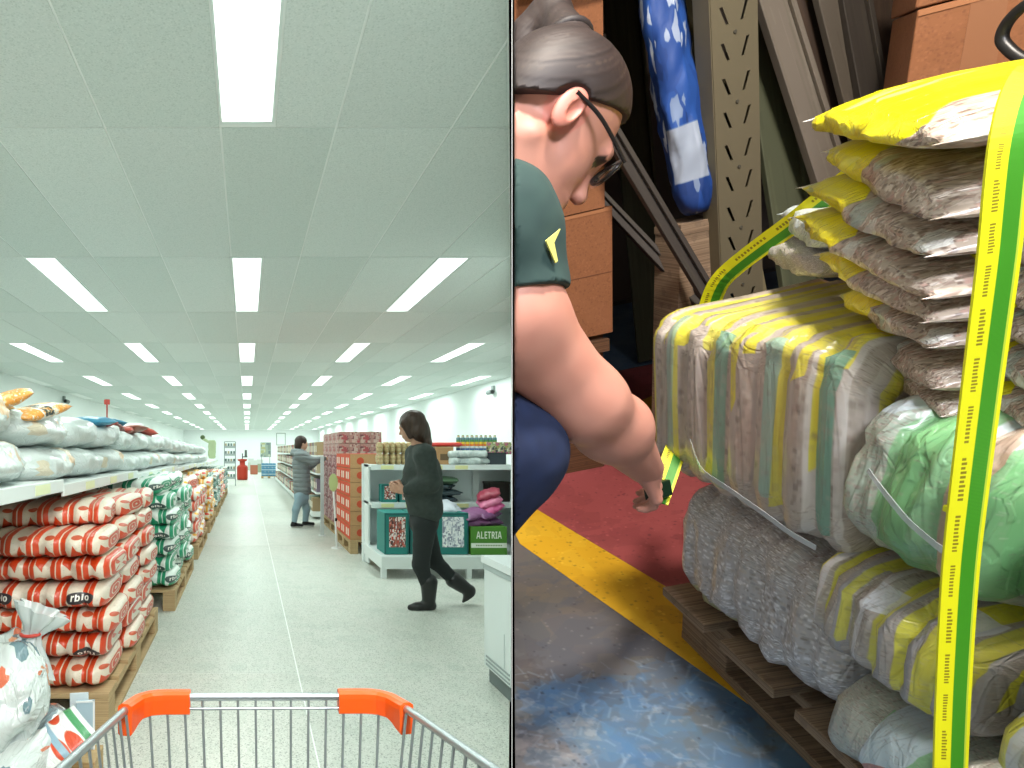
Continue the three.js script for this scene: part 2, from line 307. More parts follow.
{ // ceiling light panels
  const frameM = plain(0xe6efec, .5), lensM = std({ color: 0xffffff, emissive: 0xf6fffd, emissiveIntensity: 1.6, roughness: .5 });
  const fg = merge([boxG(-.14, .14, -.004, .012, -1.075, -1.05), boxG(-.14, .14, -.004, .012, 1.05, 1.075), boxG(-.14, -.128, -.004, .012, -1.05, 1.05), boxG(.128, .14, -.004, .012, -1.05, 1.05)]), lg = boxG(-.128, .128, -.001, .008, -1.05, 1.05);
  for (let k = 0; k < 12; k++) for (let i = -2; i < 4; i++) {
    const x = i * 1.83, z = -1.08 - 1.075 - 4.38 * k;
    if (V(x + .2, 0, z + 1.1).dot(PN) > -.02 || z < ZB + 1.2) continue;
    const where = ['along the left wall', 'over the pallets', 'down the middle of the aisle', 'over the gondolas', 'beyond the gondolas', 'beside the right wall'][i + 2];
    const t = thing('ceiling_light', 'white ceiling light panel, ' + ORD[k] + ' in the row ' + where, 'ceiling light', [x, H, z], 0, 'ceiling lights in the row ' + where);
    mesh('frame', fg, frameM, t); mesh('diffuser', lg, lensM, t);
    const l = new THREE.RectAreaLight(SHOP_TINT, SHOP_LIGHT, .256, 2.1); l.rotation.x = -Math.PI / 2; l.position.y = -.006; l.castShadow = true; l.name = 'panel_light'; t.add(l);
  }
}
// ------------------------------------------------------------------ pallets
function palletParts(t, w, d, h, mat, along = 'x', inset = 0) {   // boards along x (or z), base at the group's origin corner
  const put = (n, g) => mesh(n, g, mat, t), bt = .022, nB = 7, sp = along === 'x' ? d : w, bw = sp / nB * .78;
  for (let i = 0; i < nB; i++) { const a = i * (sp - bw) / (nB - 1), b = a + bw; put('deck_board', along === 'x' ? rbox(0, w, h - bt, h, a, b, .003) : rbox(a, b, h - bt, h, 0, d, .003)); }
  for (const q of [0, .5, 1]) {
    const c = along === 'x' ? inset + q * (w - .1 - 2 * inset) : q * (d - .1);
    put('stringer_board', along === 'x' ? rbox(c, c + .1, h - 2 * bt, h - bt - .0005, 0, d, .003) : rbox(0, w, h - 2 * bt, h - bt - .0005, c, c + .1, .003));
    put('bottom_board', along === 'x' ? rbox(c, c + .1, 0, bt, 0, d, .003) : rbox(0, w, 0, bt, c, c + .1, .003));
    for (const r of [0, .5, 1]) { const e = along === 'x' ? r * (d - .14) : r * (w - .14); put('block', along === 'x' ? rbox(c, c + .1, bt, h - 2 * bt, e, e + .14, .004) : rbox(e, e + .14, bt, h - 2 * bt, c, c + .1, .004)); }
  }
}
function pallet(x0, x1, z0, z1, label, h = .17) { const t = thing('pallet', label, 'pallet', [x0, 0, z0], 0, null); palletParts(t, x1 - x0, z1 - z0, h, wood, 'x'); return t; }
// ------------------------------------------------------------------ stacks of sacks on pallets along the left
const sackGeo = [1, 2, 3, 4].map(s => pillow(.6, .128, .5, { lobes: 6, sd: s, wob: .07, groove: .16, n: 3, p: 9, nu: 44 }));
const sackGeoLow = [1, 2, 3].map(s => pillow(.6, .15, .5, { lobes: 5, sd: s + 9, wob: .09, groove: .2, n: 2.8, p: 8, nu: 26, nv: 14 }));
function sack(geo, mat, x, y, z, turn, label, group, tilt = 0, name = 'rice_bundle') {
  const m = top(name, geo, mat, label, 'bag', group); m.position.set(x, y, z); m.rotation.set(tilt, turn, tilt * .6); return m;
}
{
  pallet(-1.86, -.64, -4.46, -2.87, 'wooden pallet under the orange and white sacks');
  const y0 = .172, dy = .122, L = 'orange and white sack bundle stacked on the pallet beside the trolley', G = 'orange and white sacks on the nearest pallet';
  for (let k = 0; k < 6; k++) for (let j = 0; j < 3; j++) for (let i = 0; i < 2; i++) {
    if (i === 1 && j > 0 && k < 5) continue;   // hidden inside the stack
    const y = y0 + .064 + k * dy, jx = rr(-.02, .02), jz = rr(-.02, .02);
    sack(sackGeo[rnd() * 4 | 0], k === 1 || k === 3 || (k === 2 && i) ? sackOrange : sackOrangeB, -.645 - .3 - i * .6 + jx - (k === 5 ? .03 : 0), y, -2.9 - .255 - j * .525 + jz, rr(-.03, .03) + (k % 3 === 1 ? Math.PI : 0), L.replace('stacked on', 'in the ' + ORD[k] + ' layer on'), G + ', ' + ORD[k] + ' layer', rr(-.02, .02));
  }
  for (const [x, z, t] of [[-1.04, -3.42, .12], [-.99, -3.92, -.12], [-.97, -4.36, .08], [-1.62, -3.5, 0]]) sack(sackGeo[rnd() * 4 | 0], sackOrangeB, x, y0 + .062 + 6 * dy - .006, z, t, 'orange and white printed sack bundle lying loose on top of its stack', 'loose orange and white sacks on top', .03);
}
{
  const kinds = [
    [sackGreen, 'green and white printed sack bundle stacked on the second pallet', 'green and white sacks on the second pallet', 6, 'wooden pallet under the green and white sacks'],
    [sackMix, 'white sack bundle printed red and yellow on the third pallet', 'red and yellow printed sacks on the third pallet', 5, 'wooden pallet under the red and yellow printed sacks'],
    [sackYellow, 'yellow printed sack bundle on the fourth pallet', 'yellow printed sacks on the fourth pallet', 5, 'wooden pallet under the yellow printed sacks'],
    [sackTeal, 'teal and brown printed sack bundle on a far pallet', 'teal and brown sacks on the far pallets', 5, 'wooden pallet under the teal and brown sacks'],
    [sackMix, 'red printed sack bundle on the pallet beyond the teal sacks', 'red printed sacks beyond the teal ones', 5, 'wooden pallet under the farther red printed sacks'],
    [sackTeal, 'teal sack bundle on the last pallet by the red bin', 'teal sacks on the last pallet', 5, 'last wooden pallet before the red bin'],
  ];
  kinds.forEach(([m, L, G, n, pl], q) => {
    const zn = -5.0 - q * 2.35, x1 = -.58; pallet(x1 - 1.1, x1, zn - 1.75, zn, pl);
    for (let k = 0; k < n; k++) for (let j = 0; j < 3; j++) for (let i = 0; i < 2; i++) {
      if (i && (j || q > 2) && k < n - 1) continue;
      sack(sackGeoLow[rnd() * 3 | 0], m, x1 - .3 - i * .56 + rr(-.03, .03), .172 + .075 + k * .126, zn - .27 - j * .56 + rr(-.02, .02), rr(-.06, .06) + (k % 2 ? Math.PI : 0), L.replace('sack bundle', 'sack in the ' + ORD[k] + ' layer'), G + ', ' + ORD[k] + ' layer', rr(-.04, .04));
    }
    if (q < 3) for (let j = 0; j < 3; j++) sack(sackGeoLow[j], q === 0 ? sackGreen : m, x1 - .42 + rr(-.05, .05), .172 + .07 + n * .126, zn - .3 - j * .55, rr(-.3, .3), L.replace('sack bundle', 'sack lying loose on top'), G + ', loose on top', .05);
  });
}
// ------------------------------------------------------------------ long shelf over the pallets with clear bundles
{
  const t = thing('long_shelf', 'long white metal gondola shelf with price rail above the pallets', 'shelf', [0, 0, 0]);
  const seg = [[-1.0, -3.1, 1.15], [-3.1, -5.2, 1.125], [-5.2, -8.2, 1.095], [-8.2, -11.4, 1.06], [-11.4, -14.6, 1.03], [-14.6, -19.5, 1.0]];
  const tagM = plain(0xe9efc4, .6);
  seg.forEach(([a, b, y], i) => {
    mesh('shelf_board', boxG(-1.55, -.93, y - .03, y, b + .003, a), white, t);
    const lip = mesh('price_rail', rbox(-.93, -.915, y - .058, y + .004, b + .003, a, .004), white, t);
    for (let k = 0; k < 3; k++) { const z = a + (b - a) * (.2 + .3 * k); mesh('price_tag', boxG(-.9149, -.913, y - .05, y - .006, z - .2, z), tagM, lip); }
    for (const z of [b + .03]) { mesh('bracket', merge([boxG(-1.5, -1.0, y - .07, y - .03, z - .015, z + .015)]), white, t); mesh('upright', boxG(-1.62, -1.55, 0, y + .5, z - .03, z + .03), white, t); }
  });
  mesh('back_panel', boxG(-1.6, -1.585, .1, 1.2, -19.5, -1.0), whiteP, t);
  const bg = [1, 2, 3].map(s => pillow(.7, .2, .56, { lobes: 0, sd: s + 20, wob: .1, n: 2.6, p: 3.6, nu: 36, nv: 24 }));
  const bigs = [1, 2].map(s => pillow(.8, .21, .6, { lobes: 0, sd: s + 30, wob: .13, n: 2.4, p: 3.2, nu: 40, nv: 28 }));
  let z = -1.75, i = 0;
  while (z > -15.5) {
    const y = seg.find(s => z <= s[0] && z > s[1])[2], near = z > -3.4, L = near ? .8 : .72;
    const nearL = 'large clear plastic bundle of orange packs on the near end of the shelf', nearG = 'clear bundles of orange packs on the shelf', farL = 'clear plastic wrapped white bundle in the row on the long shelf', farG = 'white wrapped bundles on the long shelf';
    const put = (g, m, dx, dy, dz, tl) => { const b = top('clear_bundle', g, m, (near ? nearL : farL).replace('bundle', dy > .2 ? 'upper bundle' : 'lower bundle'), 'bag', (near ? nearG : farG) + (dy > .2 ? ', upper row' : ', lower row')); b.position.set(-1.25 + dx, y + dy, z + dz); b.rotation.set(tl, Math.PI / 2 + rr(-.07, .07), rr(-.04, .04)); };
    const G = near ? bigs : bg, m = near ? clearA : (i % 3 === 1 ? clearA : clearB);
    put(G[i % G.length], m, 0, .095, 0, 0); put(G[(i + 1) % G.length], near ? clearA : clearB, -.03, .285, rr(-.12, .12), rr(-.06, .06));
    z -= L - .04; i++;
  }
  // packs thrown on top
  const packO = canvasTex(256, 128, (g, w, h) => { g.fillStyle = '#e6e2d6'; g.fillRect(0, 0, w, h); g.fillStyle = '#e39a3f'; g.fillRect(0, 0, w * .28, h); g.fillRect(w * .62, 0, w * .38, h); g.fillStyle = '#39423f'; g.fillRect(w * .34, h * .2, w * .2, h * .6); speckle(g, w, h, 700, ['#f0c070', '#d88a30', '#dcdcd0'], 2, 6); });
  const pm = film(packO), pg = [1, 2, 3].map(s => pillow(.34, .07, .2, { seal: .06, sd: s + 50, wob: .12, n: 2.4, nu: 22, nv: 14 }));
  for (const [x, y, z2, a, b] of [[-1.12, 1.505, -2.75, .4, .2], [-1.28, 1.53, -2.95, -.6, -.15], [-1.05, 1.49, -3.1, 1.2, .1], [-1.3, 1.56, -2.62, 2.2, -.1]]) { const m = top('orange_pack', pg[rnd() * 3 | 0], pm, 'orange and white packet lying on top of the near clear bundles', 'packet', 'orange packets on the near bundles'); m.position.set(x, y, z2); m.rotation.set(b, a, b * 1.5); }
  const cm = [0x3d8fb0, 0xb54a3c, 0x9a5a4a, 0x4f9fb8, 0xd8dcd8, 0x7a3a34].map(c => plain(c, .4));
  for (let k = 0; k < 14; k++) { const m = top('small_packet', pg[k % 3], cm[k % 6], 'small coloured packet in the jumble on top of the white bundles', 'packet', 'coloured packets on the white bundles'); m.position.set(-1.1 - rr(0, .25), 1.49 + rr(-.01, .03), -4.6 - k * .16); m.rotation.set(rr(-.2, .2), rr(0, 6), rr(-.15, .15)); }
  const pole = thing('price_flag', 'thin red price flag standing on the white bundles', 'sign', [-1.05, 1.46, -4.65]);
  mesh('pole', rod(V(0, 0, 0), V(0, .22, 0), .006), plain(0xb04038, .5), pole); mesh('flag', rbox(-.022, .022, .18, .22, -.005, .005), plain(0xc24a3e, .5), pole); mesh('knob', new THREE.SphereGeometry(.035, 14, 10).translate(0, .05, 0), plain(0xc8402e, .5), pole);
}
// ------------------------------------------------------------------ nearest corner: clear sack, packet, card on a low stack
{
  pallet(-1.7, -.56, -2.42, -1.2, 'wooden pallet under the tied clear plastic sack', .15);
  for (let k = 0; k < 2; k++) for (let i = 0; i < 2; i++) { const m = top('clear_bundle', pillow(.56, .13, .52, { lobes: 3, sd: 70 + k + i * 2, wob: .14, n: 2.8, p: 6 }), clearC, 'flat clear wrapped bundle under the tied plastic sack', 'bag', 'flat bundles under the tied sack'); m.position.set(-.9 - i * .52, .218 + k * .125, -2.02); m.rotation.y = rr(-.1, .1); }
  // tied clear sack, lying with its gathered neck up
  const prof = [], t = thing('tied_plastic_sack', 'clear plastic sack of orange printed packs with gathered neck', 'bag', [-.9, .4, -2.0]);
  const g = pillow(.52, .26, .44, { sd: 81, wob: .25, n: 2.3, p: 3.4, nu: 44, nv: 34 }); const p = g.attributes.position;
  for (let i = 0; i < p.count; i++) { const x = p.getX(i), y = p.getY(i), z = p.getZ(i), c = .012 * nz(x * 22, y * 22, z * 22); p.setXYZ(i, x * (1 + c * 3), y + c, z + c); }
  g.computeVertexNormals();
  const body = mesh('sack', g, clearC, t); body.rotation.set(.55, .35, .28); body.position.set(0, .075, 0);
  const neck = new THREE.LatheGeometry([[.11, 0], [.075, .05], [.04, .09], [.028, .115], [.04, .135], [.075, .175], [.09, .2]].map(q => new THREE.Vector2(...q)), 40), np = neck.attributes.position;
  for (let i = 0; i < np.count; i++) { const x = np.getX(i), z = np.getZ(i), a = Math.atan2(z, x), k = 1 + .16 * Math.sin(a * 9) + .1 * Math.sin(a * 5 + 1); np.setX(i, x * k); np.setZ(i, z * k * .7); }
  neck.computeVertexNormals();
  const filmM = new THREE.MeshPhysicalMaterial({ color: 0xd4dedd, roughness: .25, clearcoat: .4, transmission: .35, thickness: 0, side: THREE.DoubleSide });
  const nk = mesh('neck', neck, filmM, t); nk.position.set(.13, .17, -.1); nk.rotation.set(-.1, 0, -.35);
  mesh('tie', new THREE.TorusGeometry(.032, .006, 8, 20).rotateX(Math.PI / 2), plain(0xc9463a, .5), t).position.set(.165, .275, -.11);
  const pk = canvasTex(256, 128, (g, w, h) => { g.fillStyle = '#dfe5e2'; g.fillRect(0, 0, w, h); g.fillStyle = '#cf4a26'; g.fillRect(w * .3, 0, w * .2, h); for (let i = 0; i < 9; i++) { g.beginPath(); g.arc(w * rr(.5, .86), h * rr(0, 1), rr(8, 20), 0, 7); g.fill(); } g.fillStyle = '#4a9460'; g.fillRect(w * .9, 0, w * .06, h); g.fillStyle = '#f0f0ea'; for (let i = 0; i < 3; i++) g.fillRect(w * .26, h * (.08 + .16 * i), w * .3, h * .05); g.fillStyle = '#8fb0c0'; g.fillRect(w * .68, 0, w * .06, h); });
  const a = top('printed_packet', pillow(.36, .1, .17, { seal: .05, sd: 91, wob: .14, n: 2.4 }), film(pk), 'white packet printed orange and green leaning below the tied sack', 'packet'); a.position.set(-.66, .3, -1.98); a.rotation.set(.5, .75, .35);
  const c = thing('price_card', 'pale blue price card standing in front of the nearest pallet', 'sign', [-.62, .15, -2.38], .15);
  mesh('card', rbox(-.035, .035, .0, .19, -.004, .004, .002), plain(0xa9c3d0, .5), c); mesh('card', rbox(-.06, .01, .02, .215, -.016, -.01, .002), plain(0xcfdde2, .5), c); mesh('border', merge([boxG(.028, .035, .0, .19, .0041, .006), boxG(-.035, .035, .182, .19, .0041, .006)]), plain(0xe8eef0, .5), c);
}
// ------------------------------------------------------------------ shopping trolley
{
  const t = thing('shopping_trolley', 'chrome wire shopping trolley with two orange corner bumpers', 'trolley', [.035, 0, -.6], .012);
  // basket rim: front at -.455 (world -1.055), rear behind the shopper's grip
  const yF = .88, yR = 1.0, zF = -.455, zR = .3, xF = .216, xR = .288, rim = [V(-xR, yR, zR), V(-xF - .006, yF + .004, zF + .05), V(-xF + .035, yF, zF), V(xF - .035, yF, zF), V(xF + .006, yF + .004, zF + .05), V(xR, yR, zR)];
  const line = (pts, r, n) => { const c = new THREE.CurvePath(); for (let i = 0; i < pts.length - 1; i++) c.add(new THREE.LineCurve3(pts[i], pts[i + 1])); return new THREE.TubeGeometry(c, n, r, 10); };
  mesh('rim', new THREE.TubeGeometry(new THREE.CatmullRomCurve3([rim[0], rim[0].clone().lerp(rim[1], .5), rim[1], rim[1].clone().lerp(rim[2], .5).add(V(-.008, 0, -.008)), rim[2], rim[2].clone().lerp(rim[3], .5), rim[3], rim[3].clone().lerp(rim[4], .5).add(V(.008, 0, -.008)), rim[4], rim[4].clone().lerp(rim[5], .5), rim[5]], false, 'catmullrom', .1), 120, .0065, 10), chrome, t);
  mesh('lower_rim', rod(V(-xF + .03, yF - .018, zF + .004), V(xF - .03, yF - .018, zF + .004), .0028), chrome, t);
  const yb = .5, zf2 = zF + .09, zr2 = zR - .06, xf2 = xF - .05, xr2 = xR - .05;
  for (let i = 0; i <= 13; i++) { const x = -xF + .02 + (2 * xF - .04) * i / 13; mesh('wire', rod(V(x, yF, zF), V(x * .82, yb, zf2), .0022, 6), chrome, t); mesh('wire', rod(V(x * .82, yb, zf2), V(x, yb - .02, zr2), .0022, 6), chrome, t); mesh('wire', rod(V(x * 1.15, yR - .02, zR), V(x, yb - .02, zr2), .0022, 6), chrome, t); }
  for (const s of [-1, 1]) for (let i = 1; i <= 20; i++) { const q = i / 21, z = zF + .05 + (zR - zF - .05) * q, x = s * (xF + (xR - xF) * q), y = yF + (yR - yF) * q; mesh('wire', rod(V(x, y, z), V(s * (xf2 + (xr2 - xf2) * q), yb - .02 * q, zf2 + (zr2 - zf2) * q), .0022, 6), chrome, t); }
  for (const q of [.3, .62, .95]) { const l = (a, b) => a + (b - a) * q; mesh('hoop', line([V(-l(xR, xr2), l(yR, yb), l(zR, zr2)), V(-l(xF, xf2), l(yF, yb), l(zF, zf2)), V(l(xF, xf2), l(yF, yb), l(zF, zf2)), V(l(xR, xr2), l(yR, yb), l(zR, zr2)), V(-l(xR, xr2), l(yR, yb), l(zR, zr2))], .0032, 80), chrome, t); }
  // orange bumpers: a bent sleeve around each front corner
  const orange = plain(0xf0560a, .38);
  for (const s of [-1, 1]) {
    const path = [V(s * .126, 0, zF), V(s * .17, 0, zF), V(s * .193, 0, zF + .005), V(s * .21, .001, zF + .022), V(s * .219, .003, zF + .048), V(s * .224, .006, zF + .07)], N = 26, cv = new THREE.CatmullRomCurve3(path, false, 'catmullrom', .3);
    const prof = [[.012, .0], [.011, .0075], [.0055, .0115], [-.0055, .0115], [-.011, .0075], [-.012, 0], [-.0115, -.024], [-.009, -.026], [.009, -.026], [.0115, -.024]], pos = [], idx = [];
    for (let i = 0; i <= N; i++) { const u = i / N, c = cv.getPoint(u), d = cv.getTangent(u), sd = V(d.z, 0, -d.x).normalize(), grow = 1 + .5 * sstep(.6, 1, u); for (const [a, b] of prof) pos.push(c.x + sd.x * a, yF + c.y + (b < 0 ? b * grow : b), c.z + sd.z * a); }
    const m = prof.length; for (let i = 0; i < N; i++) for (let j = 0; j < m; j++) { const a = i * m + j, b = i * m + (j + 1) % m; s > 0 ? idx.push(a, a + m, b, b, a + m, b + m) : idx.push(a, b, a + m, b, b + m, a + m); }
    for (const e of [0, N]) for (let j = 1; j < m - 1; j++) idx.push(e * m, e * m + j, e * m + j + 1);
    const g = new THREE.BufferGeometry(); g.setAttribute('position', new THREE.Float32BufferAttribute(pos, 3)); g.setIndex(idx); const gg = boxUVsafe(g);
    const b = mesh('bumper', gg, orange, t); tag(b, 'glossy orange plastic corner bumper');
  }
  mesh('handle', rod(V(-xR, yR + .03, zR + .04), V(xR, yR + .03, zR + .04), .013, 14), orange, t);
  for (const s of [-1, 1]) { mesh('frame_tube', line([V(s * xR, yR + .03, zR + .04), V(s * (xR - .03), .45, zR - .05), V(s * .22, .16, zR - .1), V(s * .2, .14, zF + .12)], .011, 40), chrome, t);
    for (const z of [zR - .1, zF + .14]) { const w = mesh('caster', merge([new THREE.CylinderGeometry(.06, .06, .025, 20).rotateZ(Math.PI / 2).translate(s * .205, .06, z), boxG(s * .205 - .018, s * .205 + .018, .07, .15, z - .01, z + .01)]), plain(0x3a3d3e, .6), t); } }
}
function boxUVsafe(g) { g.computeVertexNormals(); g = g.toNonIndexed(); g.computeVertexNormals(); return boxUV(g); }
// ================================================================== RIGHT SIDE OF THE AISLE
// gondola end with crates and packs
{
  const t = thing('gondola_shelf', 'white metal gondola end shelf behind the walking woman', 'shelf', [0, 0, 0]);
  const z0 = -7.25, zf = -6.25, x0 = 1.37;
  mesh('back_panel', boxL(x0 + .04, 3.4, .2, 1.13, z0, z0 + .015), std({ color: 0xe4ecec, roughness: .6 }), t);
  mesh('end_panel', boxG(x0, x0 + .02, .02, 1.14, z0 - .02, -7.0), white, t);
  mesh('upright', boxG(x0 - .02, x0 + .05, 0, 1.14, z0 - .05, z0), white, t);
  mesh('upright', boxG(2.62, 2.69, .2, 1.1, z0 + .015, z0 + .06), white, t);
  for (const [y, f, n] of [[1.135, -6.85, 'top_shelf'], [.715, -6.83, 'middle_shelf']]) {
    mesh(n, boxL(x0, 3.4, y - .025, y, z0, f - .012), white, t);
    const r = mesh('price_rail', boxL(x0, 3.4, y - .055, y + .004, f - .012, f), white, t);
    for (const x of [1.48, 1.75, 2.02, 2.3]) mesh('price_tag', boxG(x, x + .14, y - .048, y - .006, f + .0005, f + .002), plain(0xe6e6a8, .6), r);
  }
  mesh('base_deck', boxL(x0 - .01, 3.4, .2, .225, z0, zf - .012), white, t);
  mesh('kick_plate', boxL(x0 - .01, 3.4, .1, .22, zf - .012, zf), white, t);
  mesh('side_plate', boxG(x0 - .012, x0 - .002, .1, .22, z0, zf - .012), white, t);
  for (const [x, z] of [[x0 - .01, zf - .06], [x0 - .01, z0], [2.22, zf - .06]]) mesh('foot', boxG(x, x + .05, 0, .1, z, z + .05), white, t);
}
function teal(x0, x1, y0, h, z1, d, name, label, cat, window = true) {
  const t = thing(name, label, cat, [(x0 + x1) / 2, y0, z1]), w = (x1 - x0) / 2;
  mesh('carton', rbox(-w, w, 0, h, -d, 0, .01), plain(0x1f7f78, .55), t);
  mesh('edge_strip', merge([boxG(-w, w, h - .02, h - .002, .001, .004), boxG(-w, -w + .015, .01, h - .02, .001, .004), boxG(w - .015, w, .01, h - .02, .001, .004)]), plain(0x17605e, .55), t);
  if (window) { const win = canvasTex(128, 128, (g, a, b) => { g.fillStyle = window; g.fillRect(0, 0, a, b); speckle(g, a, b, 500, window === '#d9dce4' ? ['#f4f6fa', '#a9adc0', '#ffffff', '#8d90a6'] : ['#b56a5a', '#e8d8d0', '#6a4238', '#c94a3a', '#f0e6e6', '#4a3030'], 4, 14); }, 1 / (w * 1.5), 1 / (h * .8)); mesh('print_panel', boxG(-w * .62, w * .72, h * .18, h * .9, .001, .006), std({ map: win, roughness: .5 }), t); }
  return t;
}
teal(1.41, 1.66, .226, .43, -6.36, .38, 'teal_crate', 'teal carton with a picture of small red packs on the bottom deck', 'carton', '#8a5a58');
teal(1.68, 1.92, .226, .43, -6.38, .38, 'teal_crate', 'teal carton on the bottom deck behind the walking woman', 'carton', '#8a5a58');
teal(1.94, 2.27, .226, .43, -6.36, .38, 'teal_crate', 'teal carton filled with white packs on the bottom deck', 'carton', '#d9dce4');
{ // green carton with lettering
  const t = thing('green_carton', 'green carton lettered ALETRIA at the end of the bottom deck', 'carton', [2.5, .226, -6.34]);
  mesh('carton', rbox(-.21, .16, 0, .29, -.3, 0, .006), plain(0x4f8a2b, .6), t);
  const tx = canvasTex(512, 256, (g, w, h) => { g.fillStyle = '#4f8a2b'; g.fillRect(0, 0, w, h); g.fillStyle = '#eef2e6'; g.font = 'bold 92px sans-serif'; g.textAlign = 'center'; g.textBaseline = 'middle'; g.fillText('ALETRIA', w * .5, h * .3, w * .8); g.fillRect(0, h * .58, w, h * .17); g.fillStyle = '#7f9a68'; for (let i = 0; i < 16; i++) g.fillRect(w * (.14 + i * .046), h * .64, w * .03, h * .05); });
  const g = new THREE.PlaneGeometry(.366, .285).translate(-.025, .145, .0012); mesh('printed_front', g, std({ map: tx, roughness: .6 }), t);
  const pm = [plain(0x7c4a78, .35), plain(0x5f3560, .35), plain(0x8d5a86, .35)];
  for (let i = 0; i < 4; i++) { const m = top('purple_pack', pillow(.3, .085, .2, { seal: .05, sd: 100 + i, wob: .2, n: 2.4, nu: 26, nv: 16 }), pm[i % 3], 'purple plastic packet on top of the green carton', 'packet', 'purple packets on the green carton'); m.position.set(2.36 + (i % 2) * .15, .56 + (i >> 1) * .075, -6.47 - (i % 2) * .03); m.rotation.set(.3, .2 * i, .1 - .15 * (i % 2)); }
  for (let i = 0; i < 3; i++) { const m = top('pink_pack', pillow(.24, .09, .2, { seal: .05, sd: 110 + i, wob: .25, n: 2.4, nu: 24, nv: 16 }), [plain(0xc8558c, .35), plain(0xd8789c, .35), plain(0xa03a50, .35)][i], 'pink plastic packet propped beside the purple packets', 'packet', 'pink packets by the purple ones'); m.position.set(2.56, .69 + i * .07, -6.52 - i * .03); m.rotation.set(.3, .3 - i * .3, .45); }
  for (let i = 0; i < 4; i++) { const m = top('dark_pack', pillow(.32, .08, .26, { seal: .05, sd: 120 + i, wob: .2, n: 2.4, nu: 26, nv: 16 }), [plain(0x2f3d44, .25), plain(0x4a5a60, .25), plain(0x39474c, .22), plain(0x5c7a5c, .3)][i], 'dark grey shiny plastic packet piled on the middle shelf', 'packet', 'dark shiny packets on the middle shelf'); m.position.set(2.2 + (i % 2) * .05, .757 + i * .068, -7.04); m.rotation.set(.08, i * .5, -.05); }
  for (let i = 0; i < 3; i++) { const m = top('white_pack', pillow(.26, .09, .2, { seal: .05, sd: 130 + i, wob: .2, n: 2.4, nu: 24, nv: 16 }), plain(0xcdd2dc, .3), 'white plastic packet heaped out of the teal carton', 'packet', 'white packets in the teal carton'); m.position.set(2.1 + (i - 1) * .05, .69 + .0 * i, -6.5 - .07 * i); m.rotation.set(.35, i, .1); }
}
teal(1.5, 1.68, .716, .2, -6.92, .15, 'small_teal_box', 'small teal box with brown label at the shelf end', 'box', '#5a4632');
teal(1.7, 1.86, .716, .16, -6.92, .15, 'small_teal_box', 'small teal box beside the brown labelled one', 'box', '#8a7a50');
teal(2.06, 2.16, .716, .19, -7.05, .15, 'small_teal_box', 'small teal box behind the dark shiny packets', 'box', false);
{ const t = thing('dark_box', 'dark brown box on the middle shelf beside the white upright', 'box', [2.86, .716, -7.0]); mesh('box', rbox(-.12, .11, 0, .22, -.2, 0, .006), plain(0x241d18, .7), t); mesh('lid', rbox(-.125, .115, .2, .225, -.205, .004, .004), plain(0x2f2620, .7), t); }
